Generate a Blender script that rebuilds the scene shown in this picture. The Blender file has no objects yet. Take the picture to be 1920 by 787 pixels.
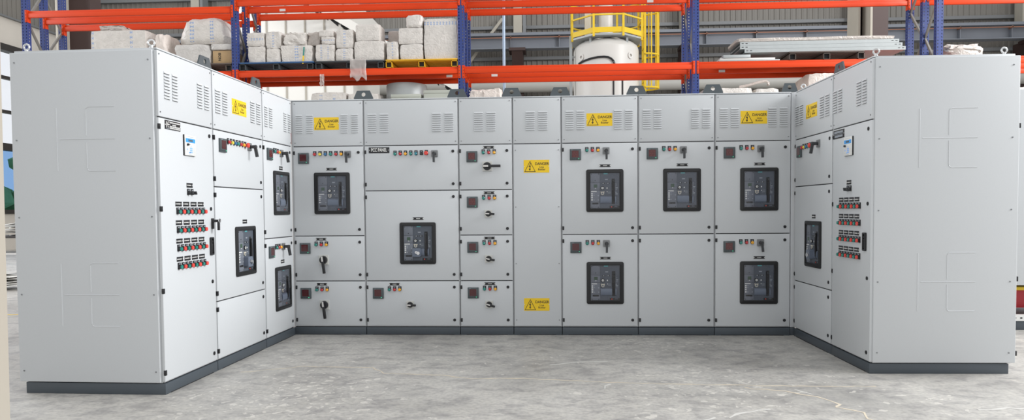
import bpy, bmesh, math, random
from math import pi, sin, cos, radians as R
from mathutils import Vector, Matrix, noise

C = bpy.context.scene.collection
SC = bpy.context.scene

# ------------------------------------------------------------------ materials
def _n(nt, t, **kw):
    n = nt.nodes.new(t)
    for k, v in kw.items():
        setattr(n, k, v)
    return n

def mat(name, col, rough=.5, metal=0., bump=0., bscale=200., var=0., vscale=6., coat=0., trans=0., alpha=1., emit=None, estr=0.):
    m = bpy.data.materials.new(name); m.use_nodes = True
    nt = m.node_tree; b = nt.nodes['Principled BSDF']
    c = (*col, 1)
    b.inputs['Base Color'].default_value = c
    b.inputs['Roughness'].default_value = rough
    b.inputs['Metallic'].default_value = metal
    b.inputs['Coat Weight'].default_value = coat
    b.inputs['Transmission Weight'].default_value = trans
    b.inputs['Alpha'].default_value = alpha
    if emit:
        b.inputs['Emission Color'].default_value = (*emit, 1); b.inputs['Emission Strength'].default_value = estr
    tc = _n(nt, 'ShaderNodeTexCoord')
    if var > 0:
        nz = _n(nt, 'ShaderNodeTexNoise'); nz.inputs['Scale'].default_value = vscale; nz.inputs['Detail'].default_value = 5
        nt.links.new(tc.outputs['Object'], nz.inputs['Vector'])
        mx = _n(nt, 'ShaderNodeMix', data_type='RGBA')
        mx.inputs[6].default_value = tuple(max(0, x*(1-var)) for x in col)+(1,)
        mx.inputs[7].default_value = tuple(min(1, x*(1+var)) for x in col)+(1,)
        nt.links.new(nz.outputs['Fac'], mx.inputs[0]); nt.links.new(mx.outputs[2], b.inputs['Base Color'])
    if bump > 0:
        n2 = _n(nt, 'ShaderNodeTexNoise'); n2.inputs['Scale'].default_value = bscale; n2.inputs['Detail'].default_value = 2
        nt.links.new(tc.outputs['Object'], n2.inputs['Vector'])
        bp = _n(nt, 'ShaderNodeBump'); bp.inputs['Strength'].default_value = bump; bp.inputs['Distance'].default_value = .002
        nt.links.new(n2.outputs['Fac'], bp.inputs['Height']); nt.links.new(bp.outputs['Normal'], b.inputs['Normal'])
    return m

def mth(nt, op, a, b=None, c=None):
    n = _n(nt, 'ShaderNodeMath', operation=op)
    for i, v in enumerate((a, b, c)):
        if v is None: continue
        if isinstance(v, (int, float)): n.inputs[i].default_value = v
        else: nt.links.new(v, n.inputs[i])
    return n.outputs[0]

def bag_mat(name, bands, col=(.66, .62, .575), rough=.5, span=(.08, .92)):
    """woven white wrapping; bands = list of (axis, centre, half width, cells): rows of blue printed H-like letters"""
    m = mat(name, col, rough)
    nt = m.node_tree; b = nt.nodes['Principled BSDF']
    b.inputs['Coat Weight'].default_value = .25; b.inputs['Coat Roughness'].default_value = .25
    tc = _n(nt, 'ShaderNodeTexCoord')
    sx = _n(nt, 'ShaderNodeSeparateXYZ'); nt.links.new(tc.outputs['Generated'], sx.inputs[0])
    nz = _n(nt, 'ShaderNodeTexNoise'); nz.inputs['Scale'].default_value = 9; nz.inputs['Detail'].default_value = 6
    nt.links.new(tc.outputs['Object'], nz.inputs['Vector'])
    base = _n(nt, 'ShaderNodeMix', data_type='RGBA')
    base.inputs[6].default_value = tuple(x*.78 for x in col)+(1,); base.inputs[7].default_value = tuple(min(1, x*1.15) for x in col)+(1,)
    nt.links.new(nz.outputs['Fac'], base.inputs[0])
    out = base.outputs[2]
    for ax, cen, hw, cells in bands:
        u, v = (sx.outputs[0], sx.outputs[2]) if ax == 'v' else (sx.outputs[2], sx.outputs[0])
        lu = mth(nt, 'DIVIDE', mth(nt, 'SUBTRACT', u, cen), hw)
        au = mth(nt, 'ABSOLUTE', lu)
        fv = mth(nt, 'FRACT', mth(nt, 'MULTIPLY', v, cells))
        av = mth(nt, 'ABSOLUTE', mth(nt, 'MULTIPLY', mth(nt, 'SUBTRACT', fv, .5), 2.))
        inside = mth(nt, 'MULTIPLY', mth(nt, 'LESS_THAN', au, 1.), mth(nt, 'LESS_THAN', av, .56))
        stroke = mth(nt, 'MAXIMUM', mth(nt, 'GREATER_THAN', au, .45), mth(nt, 'LESS_THAN', av, .2))
        lim = mth(nt, 'MULTIPLY', mth(nt, 'GREATER_THAN', v, span[0]), mth(nt, 'LESS_THAN', v, span[1]))
        k = mth(nt, 'MULTIPLY', mth(nt, 'MULTIPLY', inside, stroke), mth(nt, 'MULTIPLY', lim, .62))
        mx = _n(nt, 'ShaderNodeMix', data_type='RGBA')
        mx.inputs[7].default_value = (.06, .24, .6, 1)
        nt.links.new(k, mx.inputs[0]); nt.links.new(out, mx.inputs[6]); out = mx.outputs[2]
    nt.links.new(out, b.inputs['Base Color'])
    n2 = _n(nt, 'ShaderNodeTexNoise'); n2.inputs['Scale'].default_value = 11; n2.inputs['Detail'].default_value = 5; n2.inputs['Distortion'].default_value = 2.2
    nt.links.new(tc.outputs['Object'], n2.inputs['Vector'])
    bp = _n(nt, 'ShaderNodeBump'); bp.inputs['Strength'].default_value = .5; bp.inputs['Distance'].default_value = .03
    nt.links.new(n2.outputs['Fac'], bp.inputs['Height']); nt.links.new(bp.outputs['Normal'], b.inputs['Normal'])
    return m

def film_mat(name, col, op):
    m = bpy.data.materials.new(name); m.use_nodes = True
    nt = m.node_tree; b = nt.nodes['Principled BSDF']; o = nt.nodes['Material Output']
    b.inputs['Base Color'].default_value = (*col, 1); b.inputs['Roughness'].default_value = .18
    t = _n(nt, 'ShaderNodeBsdfTransparent'); mx = _n(nt, 'ShaderNodeMixShader'); mx.inputs[0].default_value = op
    nt.links.new(t.outputs[0], mx.inputs[1]); nt.links.new(b.outputs[0], mx.inputs[2]); nt.links.new(mx.outputs[0], o.inputs[0])
    return m

def glass_mat(name, tint=(1, 1, 1), spec=1.0):
    m = bpy.data.materials.new(name); m.use_nodes = True
    nt = m.node_tree; nt.nodes.remove(nt.nodes['Principled BSDF']); o = nt.nodes['Material Output']
    t = _n(nt, 'ShaderNodeBsdfTransparent'); t.inputs[0].default_value = (*tint, 1)
    g = _n(nt, 'ShaderNodeBsdfGlossy'); g.inputs['Roughness'].default_value = .03; g.inputs[0].default_value = (spec, spec, spec, 1)
    lw = _n(nt, 'ShaderNodeLayerWeight'); lw.inputs[0].default_value = .5
    fo = mth(nt, 'ADD', mth(nt, 'MULTIPLY', mth(nt, 'POWER', lw.outputs['Facing'], 4.), .55), .018)
    mx = _n(nt, 'ShaderNodeMixShader')
    nt.links.new(fo, mx.inputs[0]); nt.links.new(t.outputs[0], mx.inputs[1]); nt.links.new(g.outputs[0], mx.inputs[2]); nt.links.new(mx.outputs[0], o.inputs[0])
    return m

M = {}
M['paint'] = mat('light_grey_powder_coat', (.580, .600, .615), .45, bump=.12, bscale=350, var=.025, vscale=90)
M['louvre'] = M['paint']
M['frame'] = mat('frame_grey', (.58, .59, .60), .5)
M['plinth'] = mat('plinth_slate', (.066, .080, .094), .45, bump=.1, bscale=300)
M['lug'] = mat('lug_slate', (.080, .096, .105), .45)
M['gap'] = mat('gasket_and_shade_black', (.02, .02, .022), .7)  # black of the door gaskets, and shade painted into openings, slots and holes
M['black'] = mat('black_plastic', (.014, .014, .016), .38)
M['bezel'] = mat('bezel_black', (.010, .010, .011), .45)
M['blkmark'] = mat('sign_black', (.02, .018, .012), .5)
M['white'] = mat('white_plastic', (.72, .72, .70), .4)
M['offwhite'] = mat('switch_plate_white', (.60, .60, .57), .4)
M['yellow'] = mat('sign_yellow', (.86, .57, .012), .4)
M['meter'] = mat('meter_grey', (.070, .088, .094), .4)
M['screen'] = mat('meter_red_screen', (.068, .008, .010), .2, coat=.3)
M['digit'] = mat('meter_digits', (.26, .05, .04), .3)
M['led'] = mat('green_led', (.05, .6, .3), .3, emit=(.1, .9, .45), estr=.6)
M['sw'] = mat('switch_plate_grey', (.23, .235, .24), .35, metal=.3)
M['swh'] = mat('switch_handle_charcoal', (.035, .037, .04), .35)
M['red'] = mat('lamp_red', (.50, .018, .026), .25, coat=.5)
M['amber'] = mat('lamp_amber', (.86, .40, .010), .25, coat=.5)
M['ylamp'] = mat('lamp_yellow', (.80, .62, .06), .25, coat=.5)
M['green'] = mat('lamp_green', (.010, .22, .18), .25, coat=.5)
M['blue'] = mat('lamp_blue', (.02, .13, .30), .25, coat=.5)
M['teal'] = mat('lamp_teal', (.012, .20, .27), .25, coat=.5)
M['mush'] = mat('mushroom_red', (.72, .065, .05), .35)
M['face'] = mat('breaker_slate', (.076, .090, .114), .42)
M['trip'] = mat('trip_unit_grey', (.15, .165, .195), .45)
M['drum'] = mat('breaker_drum', (.13, .155, .205), .32)
M['logo'] = mat('teal_badge', (.10, .42, .44), .4)
M['lcd'] = mat('lcd_green', (.035, .075, .045), .2)
M['ink'] = mat('pale_marking', (.33, .36, .40), .5)
M['cream'] = mat('cream_plastic', (.62, .58, .48), .4)
M['chrome'] = mat('chrome', (.62, .62, .63), .25, metal=1.)
M['screw'] = mat('screw_steel', (.34, .35, .36), .35, metal=.8)
M['pane'] = glass_mat('clear_cover', (.96, .96, .97), .9)
M['ctlblue'] = mat('controller_blue', (.05, .33, .78), .35)
M['ctllcd'] = mat('controller_lcd', (.10, .12, .13), .25)
M['ctlmark'] = mat('controller_pale_blue', (.28, .48, .86), .5)
M['eye'] = mat('galvanised_ring', (.62, .63, .63), .35, metal=.35)
M['orange'] = mat('rack_orange', (.71, .056, .007), .5, var=.05, vscale=3)
M['orange'].node_tree.nodes['Principled BSDF'].inputs['Specular IOR Level'].default_value = .25
M['rblue'] = mat('rack_blue', (.023, .046, .195), .45)
M['galv'] = mat('galvanised_steel', (.40, .425, .425), .42, metal=.25, var=.08, vscale=12)
M['brace'] = mat('brace_steel', (.25, .24, .22), .45, metal=.4)
M['sticker'] = mat('paper_sticker', (.68, .66, .63), .6)
M['pblue'] = mat('pallet_blue', (.03, .10, .24), .5)
M['pdark'] = mat('pallet_dark', (.055, .06, .065), .55, var=.2)
M['pyel'] = mat('pallet_yellow', (.72, .40, .012), .5, var=.1)
M['pbrown'] = mat('pallet_brown', (.10, .075, .062), .6, var=.2)
M['carton'] = mat('cardboard', (.46, .31, .16), .7, var=.08, vscale=14)
M['gbox'] = mat('pale_green_box', (.46, .48, .42), .5)
M['pipeblue'] = mat('pale_blue_pipe', (.33, .43, .56), .4)
M['tank'] = mat('tank_white', (.66, .64, .60), .4, var=.05, vscale=2)
M['ryel'] = mat('rail_yellow', (.80, .55, .02), .4)
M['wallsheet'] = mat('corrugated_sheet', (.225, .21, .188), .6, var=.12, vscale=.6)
M['girt'] = mat('girt_grey', (.20, .205, .21), .5)
M['crane'] = mat('crane_beam_grey', (.19, .205, .235), .5, var=.12, vscale=1.5)
M['copper'] = mat('conductor_rust', (.30, .13, .075), .55)
M['conc'] = mat('cream_concrete', (.42, .39, .33), .8, var=.08, vscale=3)
M['brown'] = mat('brown_steel', (.052, .028, .024), .6, var=.15, vscale=2)
M['lwall'] = mat('pale_concrete', (.70, .65, .58), .8, var=.08, vscale=2)
M['wframe'] = mat('window_frame', (.05, .045, .042), .5)
M['wglass'] = glass_mat('window_glass', (.97, .98, 1.), 1.)
M['wblue'] = glass_mat('window_tinted', (.50, .66, .86), 1.)
M['leaf'] = mat('hedge_green', (.22, .40, .14), .7, var=.5, vscale=4)
M['cabin'] = mat('cabin_white', (.78, .76, .71), .6)
M['dark'] = mat('dark_steel', (.03, .03, .032), .6)
M['paper'] = mat('paper', (.66, .65, .62), .7)
M['redbox'] = mat('red_paint', (.42, .02, .03), .4)
M['postc'] = mat('cream_post', (.38, .345, .29), .5)
M['deskw'] = mat('desk_dark', (.045, .04, .038), .6)
M['film'] = film_mat('clear_film', (.72, .66, .62), .36)
M['duct'] = mat('duct_grey', (.42, .41, .38), .5)
M['crack'] = mat('crack_filler', (.60, .53, .42), .8)
M['scuff'] = mat('scuff', (.56, .55, .52), .7)
M['bag'] = bag_mat('bag_plain', [])
M['bagv'] = bag_mat('bag_vertical_print', [('v', .5, .055, 6)])
M['bagv2'] = bag_mat('bag_two_prints', [('v', .30, .036, 7), ('v', .66, .030, 8)])
M['bagh'] = bag_mat('bag_horizontal_print', [('h', .5, .08, 6)])
M['wrap'] = bag_mat('stretch_wrap', [], (.60, .57, .54), .2)
M['bagb'] = bag_mat('bag_brownish', [], (.50, .45, .41), .35)
M['bagp'] = bag_mat('bag_pinkish', [], (.74, .66, .60), .45)
M['bagl'] = bag_mat('bag_left_print', [('v', .74, .022, 7), ('v', .04, .018, 7)], span=(.5, .97))
M['bagtop'] = bag_mat('bag_top_print', [('h', .86, .035, 11)], span=(.02, .98))

# ------------------------------------------------------------------ mesh builder
class MB:
    def __init__(s): s.v = []; s.f = []; s.m = []; s.mats = []
    def mi(s, m):
        m = M[m] if isinstance(m, str) else m
        if m not in s.mats: s.mats.append(m)
        return s.mats.index(m)
    def add(s, vs, fs, m, xf=None):
        o = len(s.v); k = s.mi(m)
        for p in vs:
            p = Vector(p)
            s.v.append(xf @ p if xf else p)
        for f in fs: s.f.append([o+i for i in f]); s.m.append(k)
    def bm(s, bm, m, xf=None):
        bm.verts.index_update()
        s.add([v.co.copy() for v in bm.verts], [[v.index for v in f.verts] for f in bm.faces], m, xf); bm.free()
    def box(s, x0, x1, y0, y1, z0, z1, m, bev=0., seg=2, xf=None):
        bm = bmesh.new(); bmesh.ops.create_cube(bm, size=1)
        for v in bm.verts:
            v.co = Vector(((x0+x1)/2+v.co.x*(x1-x0), (y0+y1)/2+v.co.y*(y1-y0), (z0+z1)/2+v.co.z*(z1-z0)))
        if bev: bmesh.ops.bevel(bm, geom=bm.edges[:], offset=bev, segments=seg, affect='EDGES', profile=.5)
        s.bm(bm, m, xf); return s
    def prism(s, poly, y0, y1, m, xf=None):          # polygon in x,z extruded along y
        n = len(poly)
        vs = [(x, y0, z) for x, z in poly]+[(x, y1, z) for x, z in poly]
        fs = [list(range(n)), list(range(2*n-1, n-1, -1))]+[[i, n+i, n+(i+1) % n, (i+1) % n] for i in range(n)]
        a = sum(poly[i][0]*poly[(i+1) % n][1]-poly[(i+1) % n][0]*poly[i][1] for i in range(n))
        if a < 0: fs = [f[::-1] for f in fs]
        s.add(vs, fs, m, xf); return s
    def ring(s, outer, inner, y0, y1, m, yi0=None, xf=None):   # frame between two equal-count polygons
        n = len(outer); yi0 = y0 if yi0 is None else yi0
        vs = [(x, y0, z) for x, z in outer]+[(x, yi0, z) for x, z in inner]+[(x, y1, z) for x, z in outer]+[(x, y1, z) for x, z in inner]
        fs = []
        for i in range(n):
            j = (i+1) % n
            fs += [[i, j, n+j, n+i], [2*n+j, 2*n+i, 3*n+i, 3*n+j], [j, i, 2*n+i, 2*n+j], [n+i, n+j, 3*n+j, 3*n+i]]
        s.add(vs, fs, m, xf); return s
    def cyl(s, cx, cz, r, y0, y1, m, seg=20, r1=None, xf=None):   # axis along y
        r1 = r if r1 is None else r1
        vs = [(cx+r*cos(2*pi*i/seg), y0, cz+r*sin(2*pi*i/seg)) for i in range(seg)]+[(cx+r1*cos(2*pi*i/seg), y1, cz+r1*sin(2*pi*i/seg)) for i in range(seg)]
        fs = [list(range(seg)), list(range(2*seg-1, seg-1, -1))]+[[i, seg+i, seg+(i+1) % seg, (i+1) % seg] for i in range(seg)]
        s.add(vs, fs, m, xf); return s
    def vcyl(s, cx, cy, r, z0, z1, m, seg=24, r1=None):
        r1 = r if r1 is None else r1
        vs = [(cx+r*cos(2*pi*i/seg), cy+r*sin(2*pi*i/seg), z0) for i in range(seg)]+[(cx+r1*cos(2*pi*i/seg), cy+r1*sin(2*pi*i/seg), z1) for i in range(seg)]
        fs = [list(range(seg-1, -1, -1)), list(range(seg, 2*seg))]+[[i, (i+1) % seg, seg+(i+1) % seg, seg+i] for i in range(seg)]
        s.add(vs, fs, m); return s
    def lathe(s, prof, cx, cy, m, seg=40):           # prof = (r,z) bottom to top
        vs = []; fs = []
        for r, z in prof: vs += [(cx+r*cos(2*pi*i/seg), cy+r*sin(2*pi*i/seg), z) for i in range(seg)]
        for k in range(len(prof)-1):
            for i in range(seg):
                j = (i+1) % seg; fs.append([k*seg+i, k*seg+j, (k+1)*seg+j, (k+1)*seg+i])
        fs += [list(range(seg-1, -1, -1)), [(len(prof)-1)*seg+i for i in range(seg)]]
        s.add(vs, fs, m); return s
    def tube(s, pts, r, m, seg=8, closed=False):
        pts = [Vector(p) for p in pts]; n = len(pts); rings = []
        for i, p in enumerate(pts):
            a = pts[(i-1) % n] if (closed or i > 0) else p
            b = pts[(i+1) % n] if (closed or i < n-1) else p
            t = (b-a).normalized()
            up = Vector((0, 0, 1)) if abs(t.z) < .9 else Vector((0, 1, 0))
            e1 = t.cross(up).normalized(); e2 = t.cross(e1).normalized()
            rings.append([p+r*(cos(2*pi*k/seg)*e1+sin(2*pi*k/seg)*e2) for k in range(seg)])
        vs = [q for rg in rings for q in rg]; fs = []
        for i in range(n if closed else n-1):
            j = (i+1) % n
            for k in range(seg):
                l = (k+1) % seg; fs.append([i*seg+k, j*seg+k, j*seg+l, i*seg+l])
        if not closed: fs += [list(range(seg)), [(n-1)*seg+k for k in range(seg-1, -1, -1)]]
        s.add(vs, fs, m); return s
    def bar(s, a, b, w, h, m):                       # rectangular bar between two points
        a = Vector(a); b = Vector(b); t = (b-a); L = t.length; t.normalize()
        up = Vector((0, 0, 1)) if abs(t.z) < .95 else Vector((0, 1, 0))
        e1 = t.cross(up).normalized(); e2 = e1.cross(t).normalized()
        vs = [q+e1*sx*w/2+e2*sz*h/2 for q in (a, b) for sx, sz in ((-1, -1), (1, -1), (1, 1), (-1, 1))]
        s.add(vs, [[3, 2, 1, 0], [4, 5, 6, 7], [0, 1, 5, 4], [1, 2, 6, 5], [2, 3, 7, 6], [3, 0, 4, 7]], m); return s
    def text(s, body, size, x, z, y, m, sx=1., bold=0., ext=.0004, rot=0.):
        cu = bpy.data.curves.new('t', 'FONT'); cu.body = body; cu.size = size; cu.align_x = 'CENTER'; cu.align_y = 'CENTER'
        cu.extrude = ext; cu.offset = bold
        ob = bpy.data.objects.new('t', cu); me = bpy.data.meshes.new_from_object(ob)
        vs = []
        for v in me.vertices:
            a, b = v.co.x*sx, v.co.y
            a, b = a*cos(rot)-b*sin(rot), a*sin(rot)+b*cos(rot)
            vs.append((x+a, y-v.co.z, z+b))
        s.add(vs, [list(p.vertices) for p in me.polygons], m)
        bpy.data.objects.remove(ob); bpy.data.curves.remove(cu); bpy.data.meshes.remove(me); return s
    def mesh(s, name, fix=True):
        me = bpy.data.meshes.new(name); me.from_pydata(s.v, [], s.f)
        for m in s.mats: me.materials.append(m)
        me.polygons.foreach_set('material_index', s.m)
        if fix:
            bm = bmesh.new(); bm.from_mesh(me); bmesh.ops.recalc_face_normals(bm, faces=bm.faces[:]); bm.to_mesh(me); bm.free()
        me.polygons.foreach_set('use_smooth', [True]*len(me.polygons)); me.set_sharp_from_angle(angle=R(35)); me.update()
        return me

def rrect(x0, x1, z0, z1, r, k=5):
    p = []
    for cx, cz, a0 in ((x1-r, z1-r, 0), (x0+r, z1-r, 90), (x0+r, z0+r, 180), (x1-r, z0+r, 270)):
        for i in range(k+1):
            a = R(a0+90*i/k); p.append((cx+r*cos(a), cz+r*sin(a)))
    return p

def ob(name, me, parent=None, loc=(0, 0, 0), rz=0., label=None, rot=None):
    o = bpy.data.objects.new(name, me); C.objects.link(o)
    o.location = loc; o.rotation_euler = rot if rot else (0, 0, rz)
    if parent: o.parent = parent
    if label: o['label'] = label
    return o
def tag(o, label, cat, group=None):
    o['label'] = label; o['category'] = cat
    if group: o['group'] = group
    return o
def thing(name, label, cat, loc=(0, 0, 0), rz=0., group=None):
    return tag(ob(name, None, None, loc, rz), label, cat, group)
def struct(name, me, loc=(0, 0, 0)):
    o = ob(name, me, None, loc); o['kind'] = 'structure'; return o

CACHE = {}
def cached(key, fn):
    if key not in CACHE: CACHE[key] = fn()
    return CACHE[key]

# ------------------------------------------------------------------ door-mounted devices (x right, -y outwards, z up)
def me_door(w, h):
    return cached(('door', round(w, 4), round(h, 4)), lambda: MB().box(-w/2, w/2, 0, .022, 0, h, 'paint', .004, 3).mesh('door'))
def me_lock(): return cached('lock', lambda: MB().cyl(0, 0, .0140, -.004, .002, 'black', 22).cyl(0, 0, .0095, -.0048, -.004, 'black', 18).box(-.0015, .0015, -.0052, -.0046, -.006, .006, 'gap').mesh('door_lock'))
def me_hinge(): return cached('hinge', lambda: MB().box(-.003, .0145, -.0045, .010, -.0175, .0175, 'black', .0015).box(-.0035, .002, -.0055, .010, -.006, .006, 'black', .001).mesh('hinge'))
def me_screw(): return cached('screw', lambda: MB().cyl(0, 0, .0055, -.003, .001, 'screw', 12).box(-.004, .004, -.0036, -.0028, -.0008, .0008, 'gap').mesh('screw'))
def me_plate():
    def f():
        b = MB(); b.box(-.052, .052, -.003, .0005, -.0125, .0125, 'black', .001)
        for s in (-1, 1): b.box(s*.049-.004, s*.049+.004, -.0036, -.003, -.005, .005, 'white')
        x = -.018
        for w in (.006, .004, .007, .005, .006): b.box(x, x+w, -.0034, -.003, -.003, .003, 'white'); x += w+.002
        return b.mesh('name_plate')
    return cached('np', f)
def me_splate():
    def f():
        b = MB(); b.box(-.038, .038, -.003, .0005, -.0165, .0165, 'black', .001)
        for s in (-1, 1): b.box(s*.035-.003, s*.035+.003, -.0036, -.003, -.004, .004, 'white')
        x = -.026
        for w in (.008, .005, .009, .006, .010): b.box(x, x+w, -.0034, -.003, -.0035, .0035, 'white'); x += w+.002
        return b.mesh('name_plate')
    return cached('snp', f)
def meter(cab, u, z, lit):
    def f():
        b = MB(); b.box(-.053, .053, -.014, .001, -.053, .053, 'meter', .003)
        b.box(-.046, .046, -.0165, -.013, -.046, .047, 'meter', .002)
        b.box(-.043, -.02, -.0172, -.0164, .042, .0445, 'ink')
        for k in (-.028, -.008, .012): b.cyl(k, -.039, .004, -.018, -.016, 'swh', 10)
        b.cyl(.032, -.040, .0035, -.0182, -.016, 'led', 12)
        return b.mesh('power_meter')
    def g():
        b = MB(); b.box(-.035, .031, -.0176, -.0164, -.028, .038, 'screen')
        if lit:
            for r in range(3):
                for c in range(4):
                    x = -.026+c*.0135; zz = .021-r*.019
                    b.box(x, x+.008, -.0182, -.0174, zz+.005, zz+.0065, 'digit'); b.box(x, x+.008, -.0182, -.0174, zz-.006, zz-.0045, 'digit')
                    b.box(x+.0065, x+.008, -.0182, -.0174, zz-.006, zz+.0065, 'digit')
                    if (r+c) % 2: b.box(x, x+.0015, -.0182, -.0174, zz-.006, zz+.0065, 'digit')
        return b.mesh('display')
    m = ob('power_meter', cached('meter', f), cab, (u, 0, z))
    ob('display', cached(('disp', lit), g), m)
def lamp(cab, u, z, col):
    def f():
        b = MB(); p = [(-.0155, .026), (-.0155, -.004)]+[(.0155*cos(R(a)), -.006+.0155*sin(R(a))) for a in range(180, 361, 20)]+[(.0155, .026)]
        b.prism(p, -.005, .001, 'black'); b.cyl(0, -.006, .0135, -.012, -.004, 'black', 20); b.box(-.007, .007, -.0056, -.0048, .012, .018, 'ink')
        return b.mesh('indicator_lamp')
    def g():
        b = MB(); b.cyl(0, -.006, .0137, -.010, -.020, col, 20); b.cyl(0, -.006, .0137, -.020, -.0245, col, 20, .009); return b.mesh('lens')
    l = ob('indicator_lamp', cached('lamp', f), cab, (u, 0, z)); ob('lens', cached(('lens', col), g), l, label=None)
def mushroom(cab, u, z):
    def f(): return MB().box(-.0155, .0155, -.005, .001, -.02, .026, 'black', .001).cyl(0, -.004, .013, -.022, -.004, 'mush', 18).mesh('emergency_button')
    def g(): return MB().cyl(0, -.004, .02, -.022, -.030, 'mush', 24).cyl(0, -.004, .02, -.030, -.036, 'mush', 24, .015).mesh('button_head')
    l = ob('emergency_button', cached('mush', f), cab, (u, 0, z)); ob('button_head', cached('mushh', g), l)
def selector(cab, u, z):
    def f(): return MB().box(-.0155, .0155, -.005, .001, -.018, .026, 'black', .001).cyl(0, -.004, .0135, -.016, -.004, 'black', 18).box(-.006, .006, -.0056, -.0048, .012, .018, 'ink').mesh('selector_switch')
    def g():
        b = MB(); b.cyl(0, -.004, .012, -.016, -.024, 'swh', 16, .010); b.box(-.004, .004, -.038, -.020, -.016, .008, 'swh', .002); return b.mesh('selector_knob')
    l = ob('selector_switch', cached('sel', f), cab, (u, 0, z)); ob('selector_knob', cached('selk', g), l, rot=(0, R(-25), 0))
def pistol(cab, u, z):
    def f():
        b = MB(); b.prism(rrect(-.032, .032, -.032, .032, .004), -.010, .001, 'sw'); b.prism(rrect(-.026, .026, -.026, .026, .003), -.012, -.010, 'sw')
        for a in (-1, 1):
            for c in (-1, 1): b.cyl(a*.026, c*.026, .003, -.0125, -.009, 'screw', 8)
        b.cyl(0, 0, .016, -.016, -.010, 'swh', 20); return b.mesh('rotary_switch')
    def g():
        b = MB(); b.cyl(0, 0, .0135, -.016, -.062, 'swh', 18, .016); b.cyl(0, 0, .016, -.062, -.068, 'swh', 18, .012)
        b.bar((0, -.055, -.004), (0, -.070, -.085), .019, .022, 'swh'); return b.mesh('pistol_handle')
    l = ob('rotary_switch', cached('pis', f), cab, (u, 0, z)); ob('pistol_handle', cached('pish', g), l, rot=(0, R(random.uniform(-4, 3)), 0))
def bigrot(cab, u, z, ang):
    def f(): return MB().prism(rrect(-.047, .047, -.047, .047, .003), -.012, .001, 'offwhite').prism(rrect(-.044, .044, -.044, .044, .003), -.014, -.012, 'offwhite').mesh('rotary_switch')
    def g():
        b = MB(); b.cyl(0, 0, .040, -.014, -.034, 'black', 32, .036); b.box(-.038, .132, -.056, -.034, -.0125, .0125, 'black', .003)
        b.box(-.036, .014, -.0572, -.0555, -.008, .008, 'sticker'); return b.mesh('lever_handle')
    l = ob('rotary_switch', cached('brot', f), cab, (u, 0, z)); ob('lever_handle', cached('broth', g), l, rot=(0, R(-ang), 0))
def smallrot(cab, u, z, ang):
    def f(): return MB().prism(rrect(-.037, .037, -.037, .037, .003), -.010, .001, 'offwhite').prism(rrect(-.034, .034, -.034, .034, .003), -.012, -.010, 'offwhite').mesh('rotary_switch')
    def g():
        b = MB(); b.cyl(0, 0, .029, -.012, -.026, 'black', 28, .025); b.box(-.026, .062, -.046, -.026, -.010, .010, 'black', .004)
        b.box(-.025, .012, -.0472, -.0455, -.006, .006, 'sticker'); return b.mesh('lever_handle')
    l = ob('rotary_switch', cached('srot', f), cab, (u, 0, z)); ob('lever_handle', cached('sroth', g), l, rot=(0, R(-ang), 0))
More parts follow.
